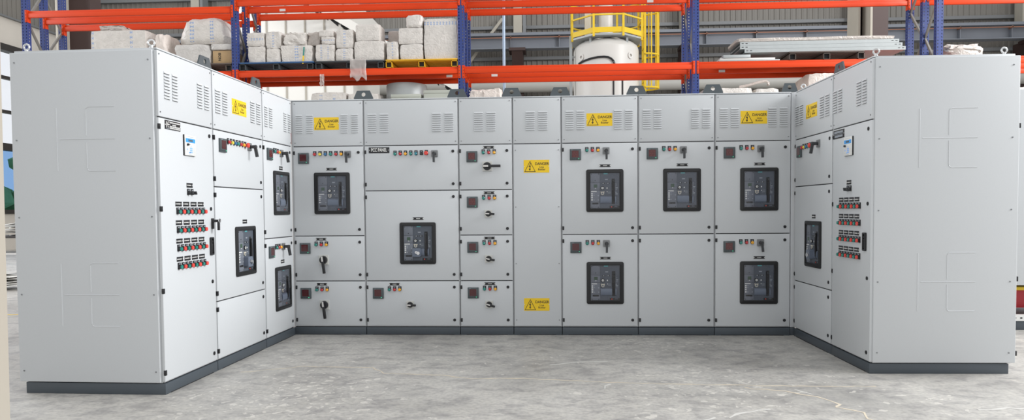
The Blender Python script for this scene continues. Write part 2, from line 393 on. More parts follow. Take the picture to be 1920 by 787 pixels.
def breaker(cab, u, z, key=False):
    W, H = .278, .338                          # clear window
    X = lambda a: -W/2+a*W
    Z = lambda b: H/2-b*H
    def f():
        b = MB(); o = rrect(-.177, .177, -.203, .203, .018); i = rrect(-.150, .150, -.178, .178, .006); k = rrect(-.139, .139, -.169, .169, .004)
        b.ring(o, i, -.010, .001, 'bezel', -.016); b.ring(i, k, -.011, -.001, 'bezel'); return b.mesh('circuit_breaker')
    def face():
        b = MB(); b.box(X(0), X(1), -.0015, .004, Z(1), Z(0), 'face')
        b.box(X(.46), X(.60), -.0032, -.001, Z(.035), Z(.008), 'logo')
        b.box(X(.50), X(.61), -.0025, -.001, Z(.205), Z(.165), 'trip'); b.box(X(.51), X(.60), -.0028, -.001, Z(.195), Z(.175), 'ink')
        for a in (.40, .56): b.box(X(a), X(a+.10), -.004, -.001, Z(.315), Z(.272), 'black'); b.box(X(a+.02), X(a+.07), -.0046, -.004, Z(.305), Z(.282), 'ink')
        b.box(X(.56), X(.595), -.004, -.001, Z(.445), Z(.41), 'white')
        for q in (.52, .55, .575): b.box(X(.60), X(.70), -.0024, -.001, Z(q+.006), Z(q), 'ink')
        b.cyl(X(.58), Z(.53), .004, -.003, -.001, 'white', 10)
        random.seed(4)
        for q in range(10):
            zz = .30+q*.034; b.box(X(.865), X(.865+random.uniform(.02, .09)), -.0024, -.001, Z(zz+random.uniform(.006, .02)), Z(zz), 'ink')
        b.box(X(.66), X(1), -.003, -.001, Z(.995), Z(.925), 'bezel'); b.cyl(X(.73), Z(.96), .0055, -.0045, -.002, 'mush', 12); b.box(X(.83), X(.93), -.0036, -.003, Z(.97), Z(.94), 'face')
        return b.mesh('face_plate')
    def trip():
        b = MB()
        for z0, z1 in ((.005, .275), (.28, .495), (.50, .865), (.87, .995)): b.box(X(.005), X(.325), -.007, .001, Z(z1), Z(z0), 'trip', .0012)
        for a, q in ((.04, .03), (.29, .03), (.17, .215), (.05, .965), (.28, .965)): b.cyl(X(a), Z(q), .004, -.0085, -.006, 'bezel', 10)
        b.box(X(.12), X(.24), -.0085, -.006, Z(.415), Z(.325), 'lcd'); b.cyl(X(.18), Z(.435), .004, -.0085, -.006, 'white', 10)
        b.box(X(.03), X(.22), -.0080, -.006, Z(.535), Z(.51), 'white')
        for q in (.565, .62, .675, .74): b.box(X(.035), X(.085), -.0085, -.006, Z(q+.037), Z(q), 'white')
        for a, q in ((.11, .57), (.11, .62), (.26, .63), (.26, .75), (.11, .75)): b.box(X(a), X(a+.035), -.0080, -.006, Z(q+.022), Z(q), 'ink')
        b.box(X(.07), X(.28), -.0082, -.006, Z(.885), Z(.84), 'bezel')
        return b.mesh('trip_unit')
    def slot():
        b = MB(); b.box(X(.735), X(.845), -.0022, -.001, Z(.88), Z(.165), 'gap')
        pts = [(X(.79), -.006, Z(.215)), (X(.785), -.013, Z(.32)), (X(.785), -.016, Z(.48)), (X(.79), -.014, Z(.64)), (X(.80), -.010, Z(.80))]
        for p, q in zip(pts, pts[1:]): b.bar(p, q, .018, .010, 'black')
        b.box(X(.765), X(.82), -.020, -.004, Z(.26), Z(.205), 'swh', .003); return b.mesh('charging_handle')
    def drum():
        b = MB(); n = 12; z0, z1 = Z(.865), Z(.655)
        for x0, x1 in ((.34, .735), (.845, .885)):
            vs = []
            for i in range(n+1):
                a = pi*i/n; vs += [(X(x0), -.002-.012*sin(a), (z0+z1)/2+(z1-z0)/2*cos(a)), (X(x1), -.002-.012*sin(a), (z0+z1)/2+(z1-z0)/2*cos(a))]
            fs = [[2*i, 2*i+1, 2*i+3, 2*i+2] for i in range(n)]+[[2*i for i in range(n+1)], [2*i+1 for i in range(n, -1, -1)]]
            b.add(vs, fs, 'drum')
        return b.mesh('drum_cover')
    def btn1(): return MB().cyl(0, 0, .0175, -.010, .001, 'black', 22).cyl(0, 0, .0105, -.012, -.008, 'white', 20).cyl(0, 0, .005, -.0125, -.010, 'face', 14).mesh('push_button')
    def btn2():
        b = MB(); b.cyl(0, 0, .0155, -.009, .001, 'cream', 22); b.cyl(0, 0, .009, -.011, -.008, 'trip', 18)
        for s in (-1, 1): b.cyl(s*.014, .013, .005, -.007, .001, 'cream', 12)
        return b.mesh('key_button')
    def keyl():
        b = MB(); b.prism(rrect(-.040, .040, -.040, .040, .008), -.045, -.001, 'drum'); b.cyl(0, .002, .014, -.052, -.045, 'chrome', 18)
        b.box(-.003, .003, -.060, -.050, -.008, .012, 'chrome'); b.cyl(.0, -.006, .016, -.063, -.060, 'chrome', 16, xf=Matrix.Rotation(R(18), 4, 'Z')); return b.mesh('key_interlock')
    def pane(): return MB().box(X(0), X(1), -.0115, -.0095, Z(1), Z(0), 'pane').mesh('window_pane')
    o = ob('circuit_breaker', cached('brk', f), cab, (u, 0, z))
    ob('face_plate', cached('bface', face), o); ob('trip_unit', cached('btrip', trip), o); ob('charging_handle', cached('bslot', slot), o); ob('drum_cover', cached('bdrum', drum), o)
    ob('push_button', cached('bb1', btn1), o, (X(.42), 0, Z(.425)))
    ob('key_button', cached('bb2', btn2), o, (X(.42), 0, Z(.575)))
    if key: ob('key_interlock', cached('bkey', keyl), o, (X(.47), 0, Z(.76)))
    else: ob('window_pane', cached('bpane', pane), o)
def danger(cab, u, z):
    def f():
        b = MB(); b.box(-.123, .123, -.0015, .0005, -.061, .061, 'yellow')
        A, B2, C2 = (-.062, .052), (-.116, -.053), (-.008, -.053); ce = (-.062, -.018)
        tri = [A, B2, C2]; inn = [(ce[0]+(p[0]-ce[0])*.86, ce[1]+(p[1]-ce[1])*.86) for p in tri]
        b.ring(tri, inn, -.0022, -.001, 'blkmark')
        bolt = [(-.058, .030), (-.076, -.006), (-.064, -.004), (-.068, -.026), (-.075, -.024), (-.063, -.043), (-.054, -.022), (-.061, -.025), (-.055, .008), (-.067, .004), (-.050, .030)]
        b.prism(bolt, -.0022, -.001, 'blkmark')
        b.text('DANGER', .036, .052, .023, -.0017, 'blkmark', .92, .0006); b.text('Live', .026, .050, -.008, -.0017, 'blkmark', 1., .0002); b.text('Busbar', .026, .050, -.030, -.0017, 'blkmark', 1., .0002)
        for s in (-1, 1): b.cyl(s*.119, 0, .004, -.003, .0, 'white', 10)
        return b.mesh('danger_sign')
    return ob('danger_sign', cached('danger', f), cab, (u, 0, z))
def louvres(par, u, z, w):
    def f():
        b = MB(); p = .0208
        for k in range(9):
            zb = (4-k)*p
            vs = [(-w/2, -.001, zb+.0085), (w/2, -.001, zb+.0085), (w/2-.002, -.0085, zb-.004), (-w/2+.002, -.0085, zb-.004), (w/2-.002, -.0085, zb-.0055), (-w/2+.002, -.0085, zb-.0055), (w/2, .0005, zb-.0055), (-w/2, .0005, zb-.0055), (-w/2, .0005, zb+.0085), (w/2, .0005, zb+.0085)]
            b.add(vs, [[0, 1, 2, 3], [3, 2, 4, 5], [1, 9, 6, 4, 2], [0, 3, 5, 7, 8], [0, 8, 9, 1]], 'louvre')
            b.add([(-w/2+.003, -.0083, zb-.0056), (w/2-.003, -.0083, zb-.0056), (w/2-.003, .0004, zb-.0056), (-w/2+.003, .0004, zb-.0056)], [[0, 1, 2, 3]], 'gap')  # black sheet painted as the shade inside the louvre opening
        return b.mesh('louvre_bank')
    ob('louvre_bank', cached(('louv', round(w, 3)), f), par, (u, 0, z))
def lug(cab, u, w=.19):
    def f():
        n = 24; b = MB(); h = .088; o = []; i = []
        base = [(w/2, 0), (w/2, .018), (w*.33, h), (-w*.33, h), (-w/2, .018), (-w/2, 0)]
        def on(a):
            d = (cos(a), sin(a)); best = 9
            for p, q in zip(base, base[1:]+base[:1]):
                ex, ez = q[0]-p[0], q[1]-p[1]; den = d[0]*ez-d[1]*ex
                if abs(den) < 1e-9: continue
                t = (p[0]*ez-(p[1]-.05)*ex)/den; s_ = (p[0]*d[1]-(p[1]-.05)*d[0])/den
                if t > 0 and -1e-6 <= s_ <= 1+1e-6: best = min(best, t)
            return (d[0]*best, .05+d[1]*best)
        angs = sorted([2*pi*k/n for k in range(n)]+[math.atan2(p[1]-.05, p[0]) % (2*pi) for p in base])
        for a in angs: o.append(on(a)); i.append((.02*cos(a), .05+.02*sin(a)))
        b.ring(o, i, -.006, .006, 'lug'); b.box(-w/2, w/2, -.006, .045, -.001, .007, 'lug'); return b.mesh('lifting_lug')
    return ob('lifting_lug', cached(('lug', w), f), cab, (u, .05, 2.302))
def eyebolt(cab, x, y, rz=0.):
    def f():
        b = MB(); b.tube([(.019*cos(2*pi*k/20), 0, .034+.019*sin(2*pi*k/20)) for k in range(20)], .0062, 'eye', 8, True)
        b.vcyl(0, 0, .010, 0, .018, 'eye', 14); b.vcyl(0, 0, .014, 0, .004, 'eye', 14); return b.mesh('eyebolt')
    return ob('eyebolt', cached('eye', f), cab, (x, y, 2.3), rz)
def button(cab, u, z, red):
    def f():
        return MB().box(-.0155, .0155, -.006, .001, -.020, .026, 'black', .001).cyl(0, -.004, .0145, -.018, -.005, 'black', 18).box(-.007, .007, -.0066, -.0058, .014, .020, 'ink').mesh('push_button')
    def g(): return MB().cyl(0, -.004, .0125 if not red else .0145, -.018, -.026, 'mush' if red else 'green', 20).mesh('button_cap')
    l = ob('push_button', cached('pbtn', f), cab, (u, 0, z)); ob('button_cap', cached(('pcap', red), g), l)

# ------------------------------------------------------------------ cabinets
ZL = (.085, .530, .973, 1.410, 1.848, 2.287)
def cabinet(base, u0, u1, label, rz=0., lou=(), sign=None, doors=(), x0=None, x1=None, name='switchboard_cabinet', nvent=True):
    """base = world origin of the face row; doors: list of (z0,z1)"""
    ax = Vector((cos(rz), sin(rz), 0))
    cab = thing(name, label, 'electrical cabinet', Vector((*base, 0))+ax*u0, rz, 'sections of the light grey switchboard')
    W = u1-u0; a = .001 if x0 is None else x0; bq = W-.001 if x1 is None else x1
    b = MB(); b.box(a, bq, .024, 1.0, .078, 2.300, 'paint', .004); b.box(a+.004, bq-.004, .010, .03, .083, 2.28, 'frame')
    b.box(a, bq, .004, .03, 2.291, 2.3005, 'paint', .002)
    for q in ZL[1:5]:
        if any(abs(q-dd[0]) < .001 or abs(q-dd[1]) < .001 for dd in doors): b.box(.010, W-.010, .007, .0115, q-.0028, q+.0028, 'gap')
    ob('body', b.mesh('body'), cab)
    b = MB(); b.box(a+(.002 if x0 is None else 0), bq-(.002 if x1 is None else 0), .002, .99, 0, .0745, 'plinth', .002); b.box(a+.01, bq-.01, .02, .98, .073, .08, 'gap')  # last box: black strip painted as the shadow gap above the plinth
    b.box(a+.06, bq-.06, .0012, .01, 0, .006, 'gap')
    ob('plinth', b.mesh('plinth'), cab)
    L, Rr = .009, W-.009
    v = ob('vent_panel', me_door(Rr-L, ZL[5]-ZL[4]-.006), cab, ((L+Rr)/2, 0, ZL[4]+.004))
    for u, w in lou: louvres(v, u-(L+Rr)/2, 2.066-ZL[4]-.004, w)
    for s in (-1, 1):
        for zz in (.03, .41): ob('screw', me_screw(), v, (s*((Rr-L)/2-.018), 0, zz))
    if sign is not None: danger(cab, sign, 2.068)
    for z0, z1, kind in doors:
        h = z1-z0-.008
        d = ob('door' if kind != 'cover' else 'cover_panel', me_door(Rr-L, h), cab, ((L+Rr)/2, 0, z0+.004))
        zs = [.058, h-.058]
        if kind in ('tall', 'cover'): zs = [.058, .605, 1.152, h-.058]
        for q in zs:
            if kind == 'cover':
                for s in (-1, 1): ob('screw', me_screw(), d, (s*((Rr-L)/2-.018), 0, q))
            else:
                ob('door_lock', me_lock(), d, ((Rr-L)/2-.046, 0, q)); ob('hinge', me_hinge(), d, (-(Rr-L)/2, 0, q))
    return cab
def plate(cab, u, z, small=False): ob('name_plate', me_splate() if small else me_plate(), cab, (u, 0, z))
def end_panel(cab, loc, rz, flip, u0, u1):
    b = MB(); b.box(u0, u1, 0, .022, .082, 2.286, 'paint', .005, 3); p = ob('end_panel', b.mesh('end_panel'), cab, loc, rz)
    def emb():
        b = MB(); q = .022; r = .0040
        b.tube([(-.207, 0, -.211), (-.207, 0, .209)], r, 'paint', 8); b.tube([(-.186, 0, 0), (.198, 0, 0)], r, 'paint', 8)
        for s in (-1, 1):
            pts = [(0, 0, s*.02), (0, 0, s*.185)]+[(q-q*cos(R(t)), 0, s*(.190+q*sin(R(t)))) for t in (15, 35, 55, 75, 90)]+[(.198, 0, s*.212)]
            b.tube(pts, r, 'paint', 8)
        return b.mesh('embossed_emblem')
    for zz in (1.708, .671): ob('embossed_emblem', cached('emb', emb), p, (.522+(.018 if flip else 0), .0014, zz))
    for uu in (.030, .962) if not flip else (.050, .982):
        for zz in (2.22, 1.706, 1.19, .672, .156): ob('screw', me_screw(), p, (uu, 0, zz))
    return p

BO = (-2.5185, 6.5809)
D1, D2, D3, D4, D5, D6, D7 = .708, 1.635, 2.158, 2.626, 3.357, 4.078, 4.786
def lou4(u0, W): return ((.0695, .066), (.1745, .066), (W-.190, .068), (W-.086, .068))

# b1
c = cabinet(BO, 0, D1, 'light grey section with breaker window over two down-turned black levers, left end of back row', lou=lou4(0, D1), sign=.342,
            doors=((ZL[2], ZL[4], 'd'), (ZL[1], ZL[2], 'd'), (ZL[0], ZL[1], 'd')), x0=-.018)
meter(c, .110, 1.733, 0)
for k, col in enumerate(('red', 'ylamp', 'blue', 'green', 'red', 'amber')): lamp(c, .222+.0528*k, 1.776, col)
pistol(c, .549, 1.769); plate(c, .385, 1.626); breaker(c, .388, 1.389)
for zt in (.973, .530):
    meter(c, .110, zt-.121, 0); plate(c, .270, zt-.031)
    for k, col in enumerate(('green', 'red', 'amber')): lamp(c, .220+.0515*k, zt-.080, col)
    bigrot(c, .294, zt-.234, -83)
lug(c, D1-.008)
# b2
c = cabinet(BO, D1, D2, 'widest light grey section, lettered PCC PANEL in white on black', lou=((.084, .085), (.203, .087), (.717, .087), (.838, .087)),
            doors=((ZL[3], ZL[4], 'd'), (ZL[1], ZL[3], 'd'), (ZL[0], ZL[1], 'd')))
def pcc():
    b = MB(); b.box(-.1015, .1015, -.003, .0005, -.028, .028, 'black', .001); b.text('PCC PANEL', .046, 0, 0, -.0034, 'white', .66, .0011)
    for s in (-1, 1): b.cyl(s*.094, 0, .0035, -.004, -.002, 'white', 10)
    return b.mesh('title_plate')
ob('title_plate', pcc(), c, (.150, 0, 1.804))
for k, col in enumerate(('green', 'red', 'amber', 'green', 'teal')): lamp(c, .307+.0515*k, 1.771, col)
selector(c, .565, 1.771); mushroom(c, .614, 1.773); pistol(c, .694, 1.764)
plate(c, .525, 1.137); breaker(c, .520, .897, True)
meter(c, .123, .409, 0); plate(c, .284, .498)
for k, col in enumerate(('green', 'red', 'amber')): lamp(c, .233+.0515*k, .451, col)
smallrot(c, .437, .297, -4); lug(c, D2-D1-.014)
# b3
c = cabinet(BO, D2, D3, 'narrow light grey section of four small stacked doors with black rotary switches',
            lou=((.197, .089), (.317, .089)), doors=tuple((ZL[k], ZL[k+1], 'd') for k in range(4)))
for k, zt in enumerate((1.848, 1.41, .973, .53)):
    meter(c, .130, zt-.118, k in (0, 1)); plate(c, .293, zt-.029)
    for j, col in enumerate(('green', 'red', 'amber')): lamp(c, .240+.053*j, zt-.075, col)
    if k == 0: bigrot(c, .277, 1.636, 0)
    else: smallrot(c, .284, zt-.230, (-4, -12, -18)[k-1])
lug(c, D3-D2-.008)
# b4
c = cabinet(BO, D3, D4, 'narrow section with plain screwed cover carrying two yellow danger signs', lou=((.172, .089), (.293, .090)), doors=((ZL[0], ZL[4], 'cover'),))
danger(c, .229, 1.631); danger(c, .223, .298); lug(c, D4-D3-.008)
# b5-b7
def acb_section(cab, zt, off=0., lit=0):
    zz = zt-(.110 if zt > 1.5 else .124)
    meter(cab, .134+off, zz, lit)
    for j, col in enumerate(('green', 'red', 'amber')): lamp(cab, .243+off+.053*j, zt-(.066 if zt > 1.5 else .080), col)
    pistol(cab, .426+off, zt-(.076 if zt > 1.5 else .087)); plate(cab, .416+off, zt-(.219 if zt > 1.5 else .228)); breaker(cab, .413+off, zt-(.457 if zt > 1.5 else .467))
c = cabinet(BO, D4, D5, 'light grey section with two breaker windows, directly right of the plain busbar cover', lou=((.080, .076), (.184, .076), (.540, .076), (.644, .074)), sign=.364,
            doors=((ZL[2], ZL[4], 'd'), (ZL[0], ZL[2], 'd')))
acb_section(c, 1.848, 0, 1); acb_section(c, .973, .001); lug(c, D5-D4-.010)
c = cabinet(BO, D5, D6, 'light grey section with one breaker window above a large blank lower door', lou=((.080, .076), (.183, .074), (.536, .074), (.640, .075)),
            doors=((ZL[2], ZL[4], 'd'), (ZL[0], ZL[2], 'd')))
acb_section(c, 1.848, -.002, 1); lug(c, D6-D5-.010)
c = cabinet(BO, D6, D7, 'light grey section with two breaker windows, in the right corner of back row', lou=((.082, .077), (.183, .076), (.531, .077), (.635, .073)), sign=.360,
            doors=((ZL[2], ZL[4], 'd'), (ZL[0], ZL[2], 'd')))
acb_section(c, 1.848, -.001, 1); acb_section(c, .973, -.0005, 1); lug(c, D7-D6-.002, .145)
b = MB(); b.box(.002, .052, .012, .9, .078, 2.3, 'paint', .003); b.box(.003, .050, .012, .88, 0, .0745, 'plinth', .002)
ob('corner_filler', b.mesh('corner_filler'), c, (D7-D6, 0, 0))

# left wing
LO, LA = (-2.5701, 4.3730), R(88.661)
c = cabinet(LO, 0, .697, 'tall one-door section with four rows of green and red buttons, left wing end', LA, lou=((.108, .066), (.202, .066), (.520, .068), (.615, .066)),
            doors=((ZL[0], ZL[4], 'tall'),), x0=.012)
def heplate(W, H, two):
    b = MB(); b.box(-W/2, W/2, -.003, .0005, -H/2, H/2, 'black', .001)
    rnd = random.Random(7)
    if not two:
        x = -W/2+.012
        b.box(x, x+.006, -.0036, -.003, -.018, .022, 'white'); b.box(x, x+.040, -.0036, -.003, .001, .006, 'white')
        b.box(x+.018, x+.023, -.0036, -.003, -.016, .022, 'white'); b.box(x+.018, x+.040, -.0036, -.003, .018, .022, 'white'); b.box(x+.018, x+.040, -.0036, -.003, -.016, -.012, 'white')
        b.box(x, x+.040, -.0034, -.003, -.025, -.022, 'ink'); b.box(x+.046, x+.0475, -.0036, -.003, -.025, .025, 'white')
        rows = [(.018, -.035, .085), (.003, -.005, .04), (-.009, -.035, .085), (-.020, -.035, .085)]
        hh = .0042
    else:
        rows = [(.016, -.080, .080), (-.016, -.072, .072)]; hh = .0085; b.box(-W/2, W/2, -.0036, -.003, -.0012, .0012, 'ink')
    for zc, xa, xb in rows:
        x = xa
        while x < xb-.004:
            w = rnd.uniform(.005, .012) if not two else rnd.uniform(.008, .014)
            b.box(x, min(x+w, xb), -.0036, -.003, zc-hh, zc+hh, 'white' if not two else 'ink'); x += w+.0025
    for s in (-1, 1): b.box(s*(W/2-.003)-.003, s*(W/2-.003)+.003, -.0038, -.003, -.003, .003, 'white')
    return b.mesh('title_plate')
def controller(cab, u, z):
    def f():
        b = MB(); b.box(-.072, .072, -.009, .001, -.073, .073, 'black', .003); b.box(-.070, .070, -.014, -.009, -.072, .072, 'white', .002)
        for k in range(7): b.box(-.040+k*.012, -.031+k*.012, -.0145, -.0139, .058, .0605, 'ink')
        b.box(-.022, -.004, -.0147, -.0139, -.056, -.047, 'ctlmark'); b.box(-.020, .020, -.0146, -.0139, -.066, -.0645, 'ink')
        for q in (-.048, -.034, -.020): b.box(-.010, .024, -.0147, -.0139, q-.005, q+.005, 'ctlmark')
        b.box(.004, .010, -.0147, -.0139, -.012, 0, 'ctlmark'); b.prism([(-.050, -.036), (-.034, -.036), (-.042, -.018)], -.0147, -.0139, 'ctlmark')
        b.box(.040, .047, -.0146, -.0139, -.050, -.014, 'frame'); b.box(-.052, -.030, -.0146, -.0139, -.050, -.047, 'frame'); b.box(.040, .060, -.0146, -.0139, .006, .009, 'frame')
        return b.mesh('controller_unit')
    def g(): return MB().box(-.060, .060, -.0152, -.0138, .020, .048, 'ctlblue').box(-.028, .028, -.0158, -.0150, .027, .041, 'ctllcd').mesh('display')
    def h(): return MB().cyl(0, 0, .008, -.026, -.013, 'black', 14).box(-.003, .012, -.030, -.025, -.002, .002, 'screw').mesh('reset_knob')
    o = ob('controller_unit', cached('ctl', f), cab, (u, 0, z)); ob('display', cached('ctld', g), o); ob('reset_knob', cached('ctlk', h), o, (-.040, 0, .004))
def pull(cab, u, z):
    def f():
        b = MB(); b.ring(rrect(-.024, .024, -.067, .067, .008), rrect(-.014, .014, -.056, .056, .004), -.012, .001, 'black'); b.box(-.016, .016, -.002, .001, -.058, .058, 'gap'); return b.mesh('swing_handle')
    def g(): return MB().box(-.010, .010, -.010, -.001, -.050, .020, 'bezel', .003).cyl(0, .035, .009, -.010, -.001, 'bezel', 16).mesh('lever')
    o = ob('swing_handle', cached('pull', f), cab, (u, 0, z)); ob('lever', cached('pulll', g), o)
def control_door(cab, uc, u_np, pitch, ub):
    plate(cab, uc, 1.408, True); selector(cab, uc-.018, 1.358); selector(cab, uc+.028, 1.358)
    for k, zb in enumerate((1.227, 1.098, .971, .846)):
        for j in range(4): plate(cab, u_np+pitch*j, zb+.048, True)
        for j in range(8): button(cab, ub+.0478*j, zb-.002, j % 2 == 1)
ob('title_plate', heplate(.183, .060, False), c, (.165, 0, 1.806))
controller(c, .360, 1.690); control_door(c, .357, .213, .0953, .200); pull(c, .637, .961)
b = MB(); b.box(-.013, .013, -.012, .001, -.040, .040, 'black', .003); b.box(-.012, .012, -.050, -.012, .010, .030, 'black', .003); b.box(-.012, .012, -.058, -.046, -.050, .030, 'black', .003)
b.tube([(.013*cos(2*pi*k/14), -.060, .022+.013*sin(2*pi*k/14)) for k in range(14)], .004, 'chrome', 6, True)
ob('key_lever', b.mesh('key_lever'), c, (.655, 0, 1.130))
end_panel(c, (0, 1.0207, 0), R(-90), False, -.004, .990); lug(c, .69)
eyebolt(c, .05, .94, R(-90)); eyebolt(c, .03, .05, R(-60))
c = cabinet(LO, .700, 1.552, 'left wing middle section with danger sign and red mushroom button over keyed breaker window', LA,
            lou=((.079, .080), (.190, .080), (.663, .080), (.773, .078)), sign=.428, doors=((ZL[3], ZL[4], 'd'), (ZL[1], ZL[3], 'd'), (ZL[0], ZL[1], 'd')))
meter(c, .134, 1.735, 0)
for k, col in enumerate(('red', 'ylamp', 'blue', 'green', 'red', 'amber')): lamp(c, .226+.0488*k, 1.774, col)
mushroom(c, .517, 1.774); pistol(c, .588, 1.764); plate(c, .481, 1.136, True); breaker(c, .486, .893, True); lug(c, .845)
c = cabinet(LO, 1.555, 2.190, 'left wing far section with two stacked breaker windows, by the left inner corner', LA, lou=((.070, .066), (.168, .068), (.483, .066), (.583, .066)),
            doors=((ZL[2], ZL[4], 'd'), (ZL[0], ZL[2], 'd')), x1=.650)
for zt in (1.848, .973):
    meter(c, .124, zt-.113 if zt > 1.5 else .849, zt > 1.5)
    for j, col in enumerate(('green', 'red', 'amber')): lamp(c, .222+.045*j, zt-(.076 if zt > 1.5 else .083), col)
    pistol(c, .383, zt-.086); plate(c, .368, zt-.226, True); breaker(c, .372, zt-(.460 if zt > 1.5 else .475))
# right wing
RO, RA = (2.2984, 6.5809), R(-89.291)
c = cabinet(RO, .004, .838, 'right wing section with danger sign and keyed breaker window, by right inner corner', RA,
            lou=((.056, .084), (.160, .084), (.620, .084), (.729, .084)), sign=.392, doors=((ZL[3], ZL[4], 'd'), (ZL[1], ZL[3], 'd'), (ZL[0], ZL[1], 'd')), x0=.003)
meter(c, .128, 1.728, 0)
for k, col in enumerate(('red', 'ylamp', 'blue', 'green')): lamp(c, .210+.0488*k, 1.765, col)
mushroom(c, .415, 1.766); pistol(c, .558, 1.764); plate(c, .461, 1.136, True); breaker(c, .453, .893, True)
lug(c, .838); eyebolt(c, .080, .046, R(89))
c = cabinet(RO, .840, 1.511, 'tall one-door section with four rows of green and red buttons, right wing end', RA, lou=((.046, .070), (.137, .072), (.460, .076), (.550, .070)),
            doors=((ZL[0], ZL[4], 'tall'),), x1=.660)
ob('title_plate', heplate(.195, .068, True), c, (.120, 0, 1.800)); controller(c, .307, 1.687); control_door(c, .308, .174, .0903, .157); pull(c, .579, .961)
p = end_panel(c, (.671, 0, 0), R(90), True, .020, 1.030); eyebolt(c, .648, .032, R(60)); eyebolt(c, .62, .947, R(90))
for zz in (1.79, .69, .15): ob('hinge', me_hinge(), p, (1.031, .012, zz))

# ------------------------------------------------------------------ pallet rack behind
PX = (-8.65, -5.109, -1.409, 2.291, 5.991, 9.691); RY = (10.93, 11.33, 11.78)
rack = thing('pallet_rack', 'tall pallet rack with blue perforated posts and orange beams behind the cabinets', 'storage rack', (0, 10.93, 0))
def me_post():
    b = MB(); H = 6.2; n = 124; p = .05
    for x0, x1 in ((-.05, -.036), (-.023, .023), (.036, .05)): b.box(x0, x1, 0, .003, 0, H, 'rblue')
    for sx in (-1, 1):
        xa, xb = sorted((sx*.05, sx*.047))
        for y0, y1 in ((.003, .031), (.044, .075)): b.box(xa, xb, y0, y1, 0, H, 'rblue')
        xa, xb = sorted((sx*.05, sx*.025)); b.box(xa, xb, .075, .078, 0, H, 'rblue')
    for k in range(n):
        z0, z1 = k*p+.022, (k+1)*p
        for sx in (-1, 1):
            xa, xb = sorted((sx*.036, sx*.023)); b.box(xa, xb, 0, .003, z0, z1, 'rblue')
            xa, xb = sorted((sx*.05, sx*.047)); b.box(xa, xb, .031, .044, z0, z1, 'rblue')
    b.box(-.07, .07, -.02, .10, 0, .006, 'rblue'); return b.mesh('upright_post')
pm = me_post()
for x in PX:
    for j, y in enumerate(RY):
        po = ob('upright_post', pm, rack, (x, y-10.93, 0))
        if j < 2:
            b = MB(); dy = RY[j+1]-y; z = .25; s = j
            while z < 5.7:
                za, zb = (z, z+.52) if s % 2 == 0 else (z+.52, z)
                b.bar((0, .05, za), (0, dy+.02, zb), .028, .035, 'brace'); z += .52; s += 1
            ob('brace', b.mesh('brace'), po)
def me_beam(L):
    def f():
        b = MB(); b.box(-L/2, L/2, 0, .045, 0, .070, 'orange', .004); b.box(-L/2, L/2, .014, .045, .062, .110, 'orange', .004)
        b.box(-L/2, L/2, .002, .043, .030, .034, 'orange'); return b.mesh('beam')
    return cached(('beam', round(L, 3)), f)
def me_conn():
    def f():
        b = MB(); b.box(-.003, .040, -.006, .0, -.075, .125, 'orange', .001); b.box(-.003, .003, -.006, .07, -.075, .125, 'orange')
        for q in (-.055, -.005, .045, .095): b.box(.016, .024, -.0068, -.0058, q-.008, q+.008, 'gap')
        return b.mesh('beam_connector')
    return cached('conn', f)
tagm = cached('stk', lambda: MB().box(-.05, .05, -.001, .001, -.02, .02, 'sticker').mesh('label_sticker'))
STK = {(1, 0, 1): (.30,), (1, 1, 1): (1.05,), (0, 1, 0): (.9,)}
for i in range(5):
    L = PX[i+1]-PX[i]-.104; xm = (PX[i]+PX[i+1])/2
    for lv, zb in ((0, 2.395), (1, 3.397), (2, 4.44 if i == 0 else 4.545)):
        for j, y in enumerate(RY):
            be = ob('beam', me_beam(L), rack, (xm, y-10.93, zb))
            for s in (-1, 1):
                cn = ob('beam_connector', me_conn(), be, (s*L/2, 0, 0))
                if s > 0: cn.scale.x = -1
                else: cn.location.x = -L/2
                cn.location.x = s*(L/2+.048) if False else s*(L/2)
                cn.scale.x = -s*-1 if s < 0 else 1
            if (lv, j) in ((2, 1), (1, 1)) and i in (1, 2, 3):
                ob('label_sticker', tagm, be, ((-1.2 if lv == 2 and i == 1 else (1.6 if lv == 1 and i == 1 else (-1.35 if lv == 1 else 1.2))), -.002, .036))

def pallet(x0, x1, label, deck, chan, z=3.508, d=.86):
    w = x1-x0
    t = thing('steel_pallet', label, 'pallet', ((x0+x1)/2, 10.935, z), 0, 'steel pallets on the rack')
    b = MB(); b.box(-w/2, w/2, 0, d, .108, .130, deck, .003)
    for k in range(9): b.box(-w/2+.01, w/2-.01, .03+k*.092, .07+k*.092, .098, .109, chan)
    ob('deck', b.mesh('deck'), t)
    for x in (-w/2+.05, 0, w/2-.05):
        b = MB(); b.box(x-.05, x+.05, .002, d, .090, .099, chan); b.box(x-.05, x+.05, .002, d, 0, .008, chan); b.box(x-.05, x-.042, .002, d, 0, .099, chan); b.box(x+.042, x+.05, .002, d, 0, .099, chan); b.box(x-.042, x+.042, .05, .06, .008, .09, 'gap')  # last box: black plate painted as the shade inside the hollow runner
        ob('runner', b.mesh('runner'), t)
    return t
pallet(-5.04, -3.82, 'steel pallet with blue deck edge under white parcels, right of second blue post', 'pblue', 'pdark')
pallet(-3.78, -2.66, 'dark grey steel pallet between the blue and the yellow pallets', 'pdark', 'pdark')
pallet(-2.63, -1.47, 'yellow steel pallet under the large white wrapped block', 'pyel', 'pyel')
pallet(-6.20, -5.17, 'brown steel pallet under the big wrapped bale with printed carton', 'pbrown', 'pbrown')
pallet(3.73, 4.87, 'brown steel pallet under the bundle of galvanised profiles', 'pbrown', 'pbrown')
pallet(-7.72, -6.55, 'brown steel pallet under the long pale box at left end of rack', 'pbrown', 'pbrown')

